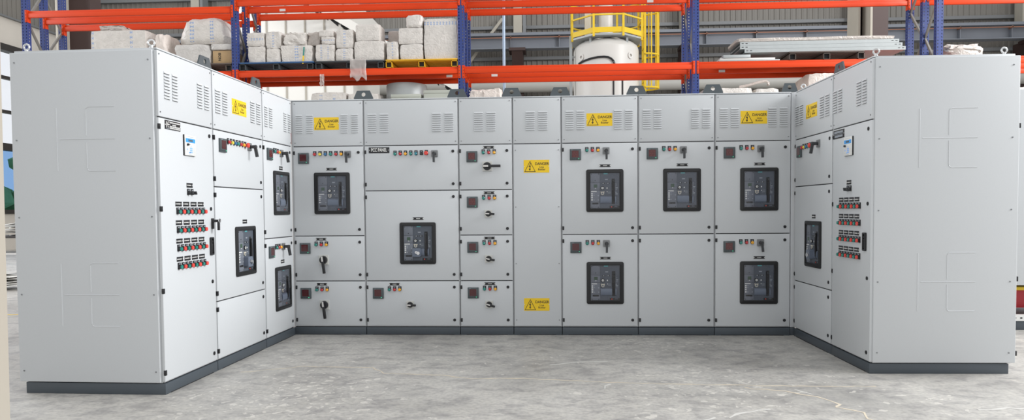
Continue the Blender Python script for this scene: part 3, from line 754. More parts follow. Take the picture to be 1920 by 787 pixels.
def soft(name, x0, x1, z0, z1, label, m='bag', y0=10.97, d=.40, seed=1, amp=.012, rnd=.25, cuts=8, taper=0., cat='parcel', group='white wrapped parcels on the rack', sharp=False):
    w, h = x1-x0, z1-z0
    bm = bmesh.new(); bmesh.ops.create_cube(bm, size=2); bmesh.ops.subdivide_edges(bm, edges=bm.edges[:], cuts=cuts, use_grid_fill=True)
    sv = Vector((seed*3.7, seed*1.3, seed*2.1))
    for v in bm.verts:
        p = v.co.copy(); q = Vector((abs(p.x), abs(p.y), abs(p.z)))
        k = sum(max(0, t-.72)/.28 for t in q)
        if k > 1: p *= 1-rnd*.16*(k-1)
        n = noise.noise_vector(p*1.6+sv)*amp+noise.noise_vector(p*4.2+sv)*amp*.55
        tx = 1-taper*(p.z+1)/2
        co = Vector((p.x*w/2*tx, p.y*d/2, p.z*h/2))+n
        co = Vector((min(max(co.x, -w/2), w/2), min(max(co.y, -d/2), d/2), min(max(co.z, -h/2), h/2)))
        if v.co.z < -.99: co.z = -h/2
        v.co = co+Vector((0, 0, h/2))
    b = MB(); b.bm(bm, m); me = b.mesh(name)
    if sharp: me.polygons.foreach_set('use_smooth', [False]*len(me.polygons))
    return tag(ob(name, me, None, ((x0+x1)/2, y0+d/2, z0)), label, cat, group)
P0 = 3.6385
S = soft
S('wrapped_parcel', -4.91, -4.62, P0, 3.905, 'small square white parcel at left end of blue pallet, bottom layer', seed=2)
S('wrapped_parcel', -4.60, -4.37, P0, 3.865, 'small white parcel second from left on blue pallet, bottom layer', seed=4)
S('wrapped_parcel', -4.36, -3.84, P0, 3.915, 'wide slumped white parcel with blue print down its middle, bottom layer of blue pallet', 'bagv', seed=5, amp=.02)
S('wrapped_parcel', -4.92, -4.63, 3.905, 4.13, 'white parcel with row of blue print across, top left of blue pallet', 'bagh', seed=3)
S('wrapped_parcel', -4.61, -4.36, 3.867, 4.14, 'white parcel with upright blue print and torn loose top', 'bagv', seed=6, amp=.022)
S('wrapped_parcel', -4.32, -3.95, 3.918, 4.125, 'crumpled white parcel lying on the wide slumped parcel', 'bag', seed=7, amp=.03, sharp=True)
S('wrapped_parcel', -3.94, -3.735, 3.918, 4.14, 'brownish crumpled plastic bundle above the gap between two pallets', 'bagb', seed=8, amp=.03, d=.36, y0=11.06)
S('wrapped_parcel', -3.79, -3.47, P0, 3.915, 'rounded white parcel with two blue prints, left end of dark pallet', 'bagv2', seed=9)
S('wrapped_parcel', -3.46, -3.17, P0, 3.845, 'squat white parcel with slanted blue print, bottom layer of dark pallet', 'bagv', seed=10)
S('wrapped_parcel', -3.16, -2.66, P0, 3.955, 'big white parcel with small blue mark at its top edge on dark pallet', 'bag', seed=11)
S('wrapped_parcel', -3.69, -3.465, 3.917, 4.035, 'flat white parcel with blue print across, squeezed under a thin white box', 'bagh', seed=12)
S('wrapped_parcel', -3.73, -3.49, 4.037, 4.14, 'thin white box on top of the flat printed parcel', 'bag', seed=13, amp=.006)
S('wrapped_parcel', -3.45, -3.165, 3.85, 4.145, 'upright white parcel with column of blue print, top layer of dark pallet', 'bagv', seed=14)
S('wrapped_parcel', -3.13, -2.73, 3.957, 4.225, 'plain white box-like parcel on top of the big parcel of dark pallet', 'bag', seed=15, amp=.008)
S('wrapped_parcel', -2.70, -2.47, 3.655, 4.22, 'tall brownish crumpled bundle behind the parcels between dark and yellow pallets', 'bagb', seed=16, amp=.03, y0=11.40, d=.35)
S('wrapped_parcel', -3.62, -3.28, P0, 4.24, 'grey-white ribbed parcel standing in the back layer of dark pallet', 'bag', seed=17, amp=.005, y0=11.40, d=.36)
S('wrapped_parcel', -2.62, -2.43, P0, 3.935, 'small white parcel printed blue in a cross, left end of yellow pallet', 'bagv', seed=18)
S('wrapped_parcel', -2.41, -2.03, P0, 3.89, 'white parcel lying on yellow pallet, bottom layer left of the large block', 'bag', seed=19)
S('wrapped_parcel', -2.43, -2.03, 3.893, 4.15, 'white parcel with pale lid on second layer above yellow pallet', 'bag', seed=20)
S('wrapped_parcel', -2.31, -2.03, 4.155, 4.36, 'rounded white bundle topmost of the yellow pallet stack', 'bag', seed=21, rnd=.8, d=.34)
S('wrapped_block', -2.02, -1.47, P0, 4.30, 'largest white wrapped block with faint blue line along its top, by third blue post', 'bagtop', seed=22, amp=.010, d=.7)
S('wrapped_bale', -6.14, -5.535, P0, 3.96, 'stretch-wrapped lower bale standing left of the printed carton', 'wrap', seed=23, amp=.02, d=.75, group=None, cat='bale')
S('wrapped_slab', -5.53, -5.175, 3.858, 3.96, 'shiny stretch-wrapped layer lying on the printed carton', 'wrap', seed=25, amp=.012, d=.75, group=None, cat='bale')
S('bulk_bag', -6.14, -5.17, 3.965, 4.40, 'big white bag with two columns of blue print topping the wrapped bale', 'bagv2', seed=24, amp=.03, d=.75, taper=.36, rnd=.8, cat='bag', group=None)
t = thing('printed_carton', 'brown cardboard carton with upright black lettering under the big printed bag', 'carton', (-5.345, 11.07, P0+.006))
b = MB(); b.box(-.160, .160, -.080, .52, .004, .205, 'carton', .004); ob('box', b.mesh('box'), t)
b = MB(); b.text('ISON', .058, -.045, .105, -.0855, 'blkmark', 1., .001, rot=R(-90)); ob('lettering', b.mesh('lettering'), t)
S('wrapped_box', -7.56, -6.62, P0, 4.215, 'long pale box with blue letters near its left edge, above left end panel', 'bagl', seed=26, amp=.004, d=.7, rnd=.1, cat='box', group=None)
S('plastic_tuft', -7.40, -7.0, 4.217, 4.29, 'crumpled clear plastic lying on the long pale box', 'bagb', seed=27, amp=.03, d=.3, cat='plastic', group=None)
S('bulk_bag', -6.53, -6.225, 3.51, 4.15, 'pinkish white sack slumped between pale box and wrapped bale', 'bagp', seed=28, amp=.03, d=.5, taper=.5, rnd=.6, cat='bag', group=None)
LZ = 2.506
S('bulk_bag', -3.89, -3.29, LZ, 3.15, 'white bulk bag with two blue print columns peeking over first back-row section', 'bagv2', seed=30, amp=.02, d=.7, cat='bag', group='bags on the lower rack level')
S('bulk_bag', -3.27, -2.78, LZ, 3.13, 'plain white bulk bag behind the first lifting lug of back row', 'bag', seed=31, amp=.02, d=.45, cat='bag', group='bags on the lower rack level')
S('bulk_bag', -1.30, -.76, LZ, 3.16, 'crumpled pale sack heap just right of third blue post', 'bagp', seed=32, amp=.05, d=.7, sharp=True, cat='bag', group='bags on the lower rack level')
S('bulk_bag', 2.43, 3.20, LZ, 3.11, 'long white bag behind the rightmost back-row sections', 'bag', seed=33, amp=.012, d=.7, cat='bag', group='bags on the lower rack level')
S('bulk_bag', 3.225, 3.60, LZ, 3.09, 'shorter white bag left of the right corner lifting lug', 'bag', seed=34, amp=.012, d=.7, cat='bag', group='bags on the lower rack level')
S('bulk_bag', 4.04, 4.50, LZ, 3.31, 'beige sack behind the right wing just under the orange beams', 'bagp', seed=35, amp=.02, d=.7, cat='bag', group='bags on the lower rack level')
S('bulk_bag', 6.95, 7.6, LZ, 3.05, 'white bag showing at right edge of photo above the far grey cabinet', 'bag', seed=36, amp=.02, d=.7, cat='bag', group='bags on the lower rack level')
b = MB(); b.tube([(3.02, 11.15, 3.14), (3.16, 11.12, 3.16), (3.30, 11.1, 3.20), (3.42, 11.1, 3.22), (3.46, 11.1, 3.19), (3.46, 11.1, 3.15)], .022, 'bagp', 8)
tag(ob('lifting_strap', b.mesh('lifting_strap')), 'curled pale fabric strap lying over the white bags at right', 'strap')
b = MB(); b.lathe([(.335, LZ), (.34, LZ+.02), (.335, 2.9), (.34, 3.28), (.33, 3.31)], -2.40, 11.45, 'galv'); tag(ob('wrapped_drum', b.mesh('wrapped_drum')), 'silvery shrink-wrapped round drum behind the widest section', 'drum')
for x0, x1, z1, lb in ((-2.56, -2.08, 3.09, 'low pale green box in front of the silvery drum'), (-2.03, -1.60, 3.145, 'taller pale green box left of third blue post')):
    t = thing('storage_box', lb, 'box', ((x0+x1)/2, 10.985, LZ), 0, 'pale green boxes'); w = x1-x0; h = z1-LZ; d = .10 if z1 < 3.1 else .6
    ob('box', MB().box(-w/2, w/2, 0, d, 0, h-.05, 'gbox', .004).mesh('box'), t); ob('lid', MB().box(-w/2-.006, w/2+.006, -.006, d+.006, h-.05, h, 'gbox', .004).mesh('lid'), t)
b = MB(); b.box(-.11, .11, .22, .45, 0, .74, 'pbrown', .004); tag(ob('brown_carton', b.mesh('brown_carton'), None, (-1.585, 11.40, LZ)), 'dark brown carton tucked behind third blue post', 'carton')
# film hanging over the beam
def film(x0, x1, z0, z1, label, seed):
    b = MB(); n, k = 8, 14; vs = []
    for i in range(k+1):
        for j in range(n+1):
            a, c_ = i/k, j/n; x = x0+(x1-x0)*c_; z = z1-(z1-z0)*a*(1-.25*abs(sin(c_*5+seed)))
            vs.append((x+.02*noise.noise(Vector((a*3, c_*3, seed))), 10.905+.02*noise.noise(Vector((a*4, c_*6, seed+5))), z))
    fs = [[i*(n+1)+j, i*(n+1)+j+1, (i+1)*(n+1)+j+1, (i+1)*(n+1)+j] for i in range(k) for j in range(n)]
    b.add(vs, fs, 'film'); o = ob('plastic_film', b.mesh('plastic_film', False)); md = o.modifiers.new('t', 'SOLIDIFY'); md.thickness = .002
    return tag(o, label, 'plastic film', 'hanging plastic film')
film(-3.20, -2.94, 3.27, 3.655, 'wide clear plastic sheet hanging from dark pallet over the orange beam', 1)
film(-3.70, -3.63, 3.20, 3.42, 'narrow strip of clear plastic dangling below the orange beams', 2)
b = MB(); b.box(-.02, .02, 0, .004, 0, .19, 'film'); b.box(-.02, .02, -.002, 0, .02, .09, 'ryel')
tag(ob('binding_strap', MB().bar((0, 0, 0), (.012, 0, .13), .022, .004, 'ryel').bar((.012, 0, .13), (.025, 0, .27), .022, .004, 'green').mesh('binding_strap'), None, (-3.99, 10.945, 3.60)), 'green and yellow strap hanging down front of the wide slumped parcel', 'strap')
# galvanised profiles
for k, (x0, x1, lb) in enumerate(((3.05, 5.50, 'bottom galvanised profile of the stack on the brown pallet'), (2.98, 5.45, 'middle galvanised profile of the stack on brown pallet'), (2.98, 5.40, 'third galvanised profile, just under the wrapped top layer'))):
    t = thing('steel_profile', lb, 'steel profile', ((x0+x1)/2, 10.96, P0+.001+k*.056), 0, 'galvanised steel profiles'); L = x1-x0
    b = MB(); b.box(-L/2, L/2, 0, .004, 0, .054, 'galv'); b.box(-L/2, L/2, .004, .6, 0, .004, 'galv'); b.box(-L/2, L/2, .004, .6, .050, .054, 'galv'); b.box(-L/2, L/2, .596, .6, .004, .05, 'galv')
    for s in (-1, 1):
        for q in (.04, .10): b.box(s*(L/2-q)-.016, s*(L/2-q)+.016, -.001, .002, .024, .034, 'gap')
    ob('profile_body', b.mesh('profile_body'), t)
S('wrapped_profiles', 2.93, 5.37, P0+.171, 3.868, 'plastic-wrapped top layer of the long profile bundle', 'bagb', seed=41, amp=.010, d=.62, cuts=10, rnd=.2, cat='profile bundle', group=None)
b = MB(); b.box(-.47, .47, 0, .5, 0, .02, 'galv', .003); b.box(-.45, .40, .01, .48, .021, .05, 'sticker', .003); b.box(-.40, .02, .0, .4, .051, .10, 'galv', .003)
tag(ob('flat_profiles', b.mesh('flat_profiles'), None, (3.12, 10.95, 3.508)), 'short pile of flat white strips left of the brown pallet, under the long bundle', 'steel profile')
S('plastic_heap', 6.10, 6.70, 3.51, 3.72, 'brown crumpled plastic heap right of the fifth blue post', 'bagb', seed=43, amp=.06, d=.5, rnd=.9, cat='plastic', group=None)

# ------------------------------------------------------------------ vessel with platform
TX, TY = 1.385, 17.0
t = thing('storage_tank', 'white cylindrical tank with domed top and yellow railed platform behind the rack', 'tank', (TX, TY, 0))
b = MB(); b.lathe([(.78, 0), (.79, .02), (.79, 5.02), (.785, 5.07)], 0, 0, 'tank', 48)
ob('shell', b.mesh('shell'), t)
b = MB(); b.lathe([(.785, 5.07), (.76, 5.14), (.68, 5.21), (.55, 5.265), (.36, 5.34), (.15, 5.38), (.06, 5.385)], 0, 0, 'tank', 48); ob('dome', b.mesh('dome'), t)
for sx in (-.62, .52):
    b = MB(); b.ring([(.07*cos(2*pi*k/16)*1, .08*sin(2*pi*k/16)) for k in range(16)], [(.035*cos(2*pi*k/16), .035*sin(2*pi*k/16)) for k in range(16)], -.02, .02, 'tank')
    ob('lifting_ear', b.mesh('lifting_ear'), t, (sx, -math.sqrt(max(.01, .79**2-sx**2))-.01, 4.83), R(math.degrees(math.asin(sx/.79))*.8))
b = MB(); b.tube([(.815*sin(R(a)), -.815*cos(R(a)), z+.19) for a, z in ((-57, 4.50), (-48, 4.53), (-38, 4.55), (-28, 4.57), (-18, 4.58), (-8, 4.58), (-1, 4.565), (4, 4.53), (8, 4.47), (10, 4.38))], .024, 'black', 8); ob('hose', b.mesh('hose'), t)
b = MB()
for a in (8, 24): b.tube([(.80*sin(R(a)), -.80*cos(R(a)), 3.0), (.80*sin(R(a)), -.80*cos(R(a)), 4.4)], .018, 'black', 6)
ob('pipe', b.mesh('pipe'), t)
b = MB(); b.lathe([(.17, 5.36), (.17, 6.7), (.10, 6.75)], .0, .0, 'tank', 24); ob('vertical_column', b.mesh('vertical_column'), t)
b = MB(); b.box(-.52, -.38, -.15, .05, 5.35, 6.2, 'cream', .01); ob('control_box', b.mesh('control_box'), t)
b = MB(); pr = .90
oct_ = [(pr*sin(R(a)), -pr*cos(R(a))) for a in range(22, 382, 45)]
n = len(oct_)
for k in range(n):
    p, q = oct_[k], oct_[(k+1) % n]; pi_ = (p[0]*.64, p[1]*.64); qi = (q[0]*.64, q[1]*.64)
    b.add([(*p, 5.27), (*q, 5.27), (*qi, 5.27), (*pi_, 5.27), (*p, 5.31), (*q, 5.31), (*qi, 5.31), (*pi_, 5.31)], [[0, 1, 2, 3], [7, 6, 5, 4], [0, 4, 5, 1], [2, 6, 7, 3], [1, 5, 6, 2], [3, 7, 4, 0]], 'galv')
for x, y in ((-.42, -.60), (.45, -.58), (.4, .6), (-.4, .6)): b.bar((x, y, 5.12), (x, y, 5.28), .05, .05, 'galv')
ob('platform', b.mesh('platform'), t)
for k in range(n):
    p, q = oct_[k], oct_[(k+1) % n]
    rp = ob('rail_post', MB().bar((0, 0, 5.24), (0, 0, 6.32), .05, .05, 'ryel').mesh('rail_post'), t, (p[0], p[1], 0))
    for nm, zz, ww, hh in (('top_rail', 6.30, .04, .04), ('middle_rail', 5.74, .035, .035), ('toe_board', 5.39, .02, .12)): ob(nm, MB().bar((*p, zz), (*q, zz), ww, hh, 'ryel').mesh(nm), t)
b = MB()
for y in (-.2, .2): b.bar((.92, y, 3.4), (.92, y, 6.7), .05, .05, 'ryel')
for k in range(12): b.tube([(.92, -.2, 3.5+k*.27), (.92, .2, 3.5+k*.27)], .014, 'ryel', 6)
ob('ladder', b.mesh('ladder'), t)
for zz in (4.15, 4.95, 6.0):
    b = MB(); b.tube([(.92+.36*sin(R(a))*1.0, -.25*cos(R(a)), zz) for a in range(0, 181, 15)], .022, 'ryel', 6); ob('cage_hoop', b.mesh('cage_hoop'), t)
for a in (25, 60, 90, 120, 155):
    b = MB(); b.bar((.92+.36*sin(R(a)), -.25*cos(R(a)), 4.15), (.92+.36*sin(R(a)), -.25*cos(R(a)), 6.05), .03, .03, 'ryel'); ob('cage_bar', b.mesh('cage_bar'), t)
b = MB(); b.bar((-.87, -.25, 0), (-.87, -.25, 5.40), .07, .05, 'galv'); b.bar((-.87, -.25, 4.9), (-.78, -.2, 4.9), .03, .03, 'galv'); ob('support_post', b.mesh('support_post'), t)
# ------------------------------------------------------------------ hall
def floor_mat():
    m = bpy.data.materials.new('worn_concrete'); m.use_nodes = True; nt = m.node_tree; b = nt.nodes['Principled BSDF']
    tc = _n(nt, 'ShaderNodeTexCoord'); P = tc.outputs['Object']
    def noi(sc, det, dist=0, stretch=None):
        x = _n(nt, 'ShaderNodeTexNoise'); x.inputs['Scale'].default_value = sc; x.inputs['Detail'].default_value = det; x.inputs['Distortion'].default_value = dist
        if stretch:
            mp = _n(nt, 'ShaderNodeMapping'); mp.inputs['Scale'].default_value = stretch; nt.links.new(P, mp.inputs[0]); nt.links.new(mp.outputs[0], x.inputs[0])
        else: nt.links.new(P, x.inputs[0])
        return x.outputs['Fac']
    def ramp(f, stops):
        r = _n(nt, 'ShaderNodeValToRGB'); r.color_ramp.elements[0].position = stops[0][0]; r.color_ramp.elements[0].color = (*stops[0][1], 1)
        r.color_ramp.elements[1].position = stops[-1][0]; r.color_ramp.elements[1].color = (*stops[-1][1], 1)
        for p, c_ in stops[1:-1]: e = r.color_ramp.elements.new(p); e.color = (*c_, 1)
        nt.links.new(f, r.inputs[0]); return r.outputs[0]
    def mix(f, a, c2, mode='MIX'):
        x = _n(nt, 'ShaderNodeMix', data_type='RGBA', blend_type=mode)
        if isinstance(f, (int, float)): x.inputs[0].default_value = f
        else: nt.links.new(f, x.inputs[0])
        for i, q in ((6, a), (7, c2)):
            if isinstance(q, tuple): x.inputs[i].default_value = (*q, 1)
            else: nt.links.new(q, x.inputs[i])
        return x.outputs[2]
    base = ramp(noi(1.1, 10, .25), [(.25, (.325, .313, .294)), (.42, (.395, .381, .358)), (.55, (.445, .43, .404)), (.72, (.50, .484, .455))])
    streak = ramp(noi(6., 10, .4, (1., 1.4, 1.)), [(.35, (.70, .70, .72)), (.5, (1, 1, 1)), (.68, (1.12, 1.12, 1.10))])
    base = mix(.8, base, streak, 'MULTIPLY')
    grit = ramp(noi(17, 9, .3, (1., 2.2, 1.)), [(.33, (.80, .795, .79)), (.46, (.98, .98, .98)), (.56, (1, 1, 1)), (.68, (1.14, 1.13, 1.10))])
    base = mix(.55, base, grit, 'MULTIPLY')
    fine = ramp(noi(38, 6), [(.3, (.78, .78, .78)), (.5, (1, 1, 1)), (.72, (1.16, 1.15, 1.12))]); base = mix(.85, base, fine, 'MULTIPLY')
    vo = _n(nt, 'ShaderNodeTexVoronoi', voronoi_dimensions='2D'); vo.inputs['Scale'].default_value = 12.; vo.inputs['Randomness'].default_value = 1.
    nd = _n(nt, 'ShaderNodeTexNoise'); nd.inputs['Scale'].default_value = 14; nd.inputs['Detail'].default_value = 4; nt.links.new(P, nd.inputs[0])
    ad = _n(nt, 'ShaderNodeMix', data_type='RGBA', blend_type='ADD'); ad.inputs[0].default_value = .16; nt.links.new(P, ad.inputs[6]); nt.links.new(nd.outputs['Color'], ad.inputs[7])
    nt.links.new(ad.outputs[2], vo.inputs['Vector'])
    def spot(x, y, r):
        d = _n(nt, 'ShaderNodeVectorMath', operation='DISTANCE'); nt.links.new(P, d.inputs[0]); d.inputs[1].default_value = (x, y, 0)
        return mth(nt, 'SUBTRACT', 1., mth(nt, 'DIVIDE', d.outputs['Value'], r))
    thin = mth(nt, 'MULTIPLY', noi(4.5, 3), .9)
    zone = mth(nt, 'MAXIMUM', mth(nt, 'MAXIMUM', spot(1.05, 4.62, .85), spot(-1.75, 4.35, .95)), mth(nt, 'MAXIMUM', spot(.9, 6.2, .6), mth(nt, 'SUBTRACT', noi(.7, 2), .42)))
    cellr = _n(nt, 'ShaderNodeSeparateColor'); nt.links.new(vo.outputs['Color'], cellr.inputs[0])
    size = mth(nt, 'MULTIPLY', mth(nt, 'ADD', cellr.outputs[0], .2), .25)
    blob = mth(nt, 'LESS_THAN', vo.outputs['Distance'], size)
    zone = mth(nt, 'GREATER_THAN', mth(nt, 'ADD', mth(nt, 'MULTIPLY', zone, .9), mth(nt, 'MULTIPLY', cellr.outputs[1], .55)), .60)
    stain = mth(nt, 'MULTIPLY', mth(nt, 'MAXIMUM', mth(nt, 'ADD', spot(1.95, 4.45, .55), mth(nt, 'SUBTRACT', noi(6, 5), .55)), 0.), .55)
    base = mix(stain, base, (.17, .168, .165))
    base = mix(mth(nt, 'MULTIPLY', mth(nt, 'MULTIPLY', blob, zone), .5), base, (.70, .67, .61))
    nt.links.new(base, b.inputs['Base Color'])
    rr = ramp(noi(1.6, 6, .4), [(.3, (.34, .34, .34)), (.7, (.55, .55, .55))]); nt.links.new(rr, b.inputs['Roughness'])
    bp = _n(nt, 'ShaderNodeBump'); bp.inputs['Strength'].default_value = .15; bp.inputs['Distance'].default_value = .004; nt.links.new(noi(35, 5), bp.inputs['Height']); nt.links.new(bp.outputs[0], b.inputs['Normal'])
    return m
M['floor'] = floor_mat()
floor = struct('floor', MB().box(-18.4, 24, -6, 26.5, -.15, 0, 'floor').mesh('floor'))
def strip(name, pts, w, m, seed):
    rnd = random.Random(seed); b = MB(); fine = []
    for (x0, y0), (x1, y1) in zip(pts, pts[1:]):
        n = max(2, int(math.hypot(x1-x0, y1-y0)/.06))
        for k in range(n): fine.append((x0+(x1-x0)*k/n+rnd.uniform(-.012, .012), y0+(y1-y0)*k/n+rnd.uniform(-.012, .012)))
    fine.append(pts[-1]); vs = []
    for i, (x, y) in enumerate(fine):
        a = fine[max(0, i-1)]; c_ = fine[min(len(fine)-1, i+1)]; dx, dy = c_[0]-a[0], c_[1]-a[1]; L = math.hypot(dx, dy) or 1
        ww = w*rnd.uniform(.25, 1.2); vs += [(x-dy/L*ww/2, y+dx/L*ww/2, .0012), (x+dy/L*ww/2, y-dx/L*ww/2, .0012), (x-dy/L*ww/2, y+dx/L*ww/2, -.001), (x+dy/L*ww/2, y-dx/L*ww/2, -.001)]
    fs = []
    for i in range(len(fine)-1):
        a = 4*i; c_ = a+4; fs += [[a, a+1, c_+1, c_], [a, c_, c_+2, a+2], [a+1, a+3, c_+3, c_+1]]
    b.add(vs, fs, m); return ob(name, b.mesh(name), floor)
strip('floor_crack', FC1 := [(-2.35, 5.02), (-1.97, 5.22), (-1.38, 5.20), (-1.26, 5.02), (-.76, 4.95), (-.57, 4.86), (-.25, 4.89), (.18, 4.82), (.52, 4.77), (1.20, 4.73), (1.65, 4.72), (1.95, 4.71), (2.20, 4.72)], .014, 'crack', 1)
strip('floor_crack', [(1.30, 4.66), (1.55, 4.58), (1.70, 4.44), (1.78, 4.28), (1.73, 4.22), (1.85, 4.11), (1.82, 4.0), (1.86, 3.88)], .016, 'crack', 2)
for q, pts in enumerate((((1.02, 3.98), (1.10, 4.06), (1.20, 4.12), (1.32, 4.16)), ((.78, 3.82), (.86, 3.92), (.95, 3.99)), ((.35, 4.62), (.41, 4.74)), ((-.02, 5.30), (.18, 5.42), (.45, 5.45)), ((1.62, 4.62), (1.70, 4.50)), ((2.55, 4.18), (2.75, 4.22), (3.0, 4.22)))): strip('floor_scuff', pts, .022, 'scuff', 20+q)
strip('floor_crack', [(-6.9, 7.85), (-6.3, 7.83), (-5.6, 7.82)], .03, 'ryel', 3)
# corrugated back wall
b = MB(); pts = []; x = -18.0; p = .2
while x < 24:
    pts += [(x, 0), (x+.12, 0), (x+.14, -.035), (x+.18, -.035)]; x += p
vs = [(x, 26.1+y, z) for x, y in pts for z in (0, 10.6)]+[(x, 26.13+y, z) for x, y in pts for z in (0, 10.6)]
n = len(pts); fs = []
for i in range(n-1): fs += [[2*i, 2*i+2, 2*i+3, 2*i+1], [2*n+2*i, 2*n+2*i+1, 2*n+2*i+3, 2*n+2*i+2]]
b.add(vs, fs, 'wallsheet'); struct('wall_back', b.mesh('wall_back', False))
b = MB()
for zz in (8.05, 6.89, 5.2, 3.4, 9.4): b.box(-18, 24, 25.9, 26.06, zz-.06, zz+.06, 'girt')
struct('trim_1', b.mesh('trim_1'))
k = 2
for xc in (-13.4, -7.3, -1.165, 4.97, 11.07, 16.95, 23.0):
    b = MB(); b.box(xc-.16, xc+.16, 25.45, 25.88, 7.60, 10.6, 'conc'); b.box(xc+.19, xc+.30, 25.45, 25.88, 7.60, 10.6, 'girt'); b.box(xc-.2, xc+.2, 25.45, 25.88, 0, 7.0, 'brown')
    b.box(xc-.30, xc+.30, 24.7, 25.45, 6.92, 7.025, 'brown'); b.prism([(24.75, 6.95), (25.45, 6.2), (25.45, 6.95)], -.2, .2, 'brown', Matrix.Translation((xc, 0, 0)) @ Matrix(((0, 1, 0, 0), (1, 0, 0, 0), (0, 0, 1, 0), (0, 0, 0, 1))))
    struct('trim_%d' % k, b.mesh('trim')); k += 1
for xc in (-9.9, 6.36):
    b = MB(); b.box(xc-.20, xc+.30, 13.95, 14.0, 0, 9.5, 'brown'); b.box(xc-.20, xc-.16, 13.6, 14.4, 0, 9.5, 'conc'); b.box(xc-.30, xc+.3, 14.0, 14.3, 0, 9.5, 'brown'); b.box(xc-.34, xc-.30, 13.8, 14.3, 0, 9.5, 'conc')
    struct('trim_%d' % k, b.mesh('trim')); k += 1
t = thing('crane_runway_beam', 'dark grey steel crane runway beam along the corrugated back wall', 'crane beam', (0, 24.9, 7.03))
b = MB(); b.box(-17.8, 24, 0, .4, 0, .03, 'crane'); b.box(-17.8, 24, .18, .21, .03, .46, 'crane'); b.box(-17.8, 24, -.05, .45, .46, .56, 'crane'); ob('girder', b.mesh('girder'), t)
ob('conductor_rail', MB().box(-17.8, 24, -.02, .02, .375, .405, 'copper').mesh('conductor_rail'), t)
for q in range(-10, 14): ob('stiffener', MB().box(-.01, .01, .02, .18, .03, .46, 'crane').box(-.02, .02, -.02, .18, .36, .43, 'copper').mesh('stiffener'), t, (q*1.75+.35, 0, 0))
b = MB(); b.bar((-1.75, 25.8, 8.35), (-3.6, 25.8, 6.0), .10, .10, 'conc'); struct('trim_%d' % k, b.mesh('trim')); k += 1
b = MB(); b.tube([(-17.8, 25.3, 5.75), (24, 25.3, 5.75)], .24, 'duct', 16)
for q in range(-8, 14): b.bar((q*1.7, 25.3, 5.3), (q*1.7+.5, 25.7, 6.1), .1, .1, 'dark')
tag(ob('ventilation_duct', b.mesh('ventilation_duct')), 'long grey round duct low on the back wall seen under the orange beams', 'duct')
b = MB(); b.tube([(-.90, 13.6, 0), (-.90, 13.6, 6.6)], .028, 'pipeblue', 10); tag(ob('standing_pipe', b.mesh('standing_pipe')), 'thin pale blue vertical pipe just right of third blue post', 'pipe')
# left wall with windows
b = MB(); b.box(-18.3, -18, -6, 26.1, 0, 1.2, 'lwall'); b.box(-18.3, -18, -6, 26.1, 6.75, 7.69, 'lwall'); b.box(-18.3, -18, 24.4, 26.1, 1.2, 6.75, 'lwall'); b.box(-18.3, -18, -6, 8, 1.2, 6.75, 'lwall')
b.box(-18.3, -17.9, -6, 26.1, 7.69, 7.75, 'girt')
y = -6
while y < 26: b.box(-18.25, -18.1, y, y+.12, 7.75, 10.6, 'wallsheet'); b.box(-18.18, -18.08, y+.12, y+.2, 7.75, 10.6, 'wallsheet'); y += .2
struct('wall_left', b.mesh('wall_left'))
w1 = struct('window_1', None)
b = MB(); b.box(-18.2, -17.9, 8, 24.4, 6.58, 6.8, 'wframe'); b.box(-18.2, -17.9, 8, 24.4, 3.30, 3.53, 'wframe'); b.box(-18.2, -17.92, 8, 24.4, 1.2, 1.34, 'wframe')
for zz in (5.72, 4.59): b.box(-18.15, -18.0, 8, 24.4, zz-.05, zz+.05, 'wframe')
for yy in (8, 11.3, 14.6, 17.9, 20.4, 24.3): b.box(-18.18, -17.95, yy, yy+.1, 1.2, 6.8, 'wframe')
ob('window_frame', b.mesh('window_frame'), w1)
ob('glass', MB().box(-18.10, -18.09, 8, 24.4, 3.5, 6.6, 'wglass').mesh('glass'), w1); ob('glass', MB().box(-18.10, -18.09, 8, 24.4, 1.3, 3.35, 'wblue').mesh('glass'), w1)
b = MB(); rnd = random.Random(3)
for q in range(260):
    cx, cy, cz, r = rnd.uniform(-23, -21.5), rnd.uniform(14, 36), abs(rnd.gauss(1.6, 1.0)), rnd.uniform(.25, .6)
    bm = bmesh.new(); bmesh.ops.create_icosphere(bm, subdivisions=1, radius=r)
    for v in bm.verts: v.co = v.co*(1+.5*noise.noise(v.co*5+Vector((q, 0, 0))))+Vector((cx, cy, max(cz, .3)))
    b.bm(bm, 'leaf')
o = tag(ob('hedge', b.mesh('hedge')), 'green foliage outside the left window', 'hedge'); o['kind'] = 'stuff'
# cabin and stair at back left
t = thing('site_cabin', 'white panelled cabin far behind the parcels on the rack', 'cabin', (-6.9, 19, 0))
ob('wall_panels', MB().box(-1.9, 1.4, 0, 3, 0, 7.2, 'cabin').mesh('wall_panels'), t)
for q in range(6): ob('panel_joint', MB().box(-.02, .02, -.02, .01, 0, 7.2, 'conc').mesh('panel_joint'), t, (-1.6+q*.55, 0, 0))
t = thing('steel_staircase', 'dark steel staircase with cream stringers rising left in front of white cabin', 'staircase', (-6.2, 18.2, 0))
for y in (0, .7): ob('stringer', MB().bar((-1.5, y, 7.62), (11.02, y, .115), .06, .22, 'cabin').mesh('stringer'), t)
tm = MB().box(-.15, .15, .03, .67, -.015, .015, 'dark').box(-.15, -.13, .03, .67, -.1, -.015, 'dark').mesh('tread')
for q in range(43): ob('tread', tm, t, (-1.2+q*.28, 0, 7.44-q*.168))
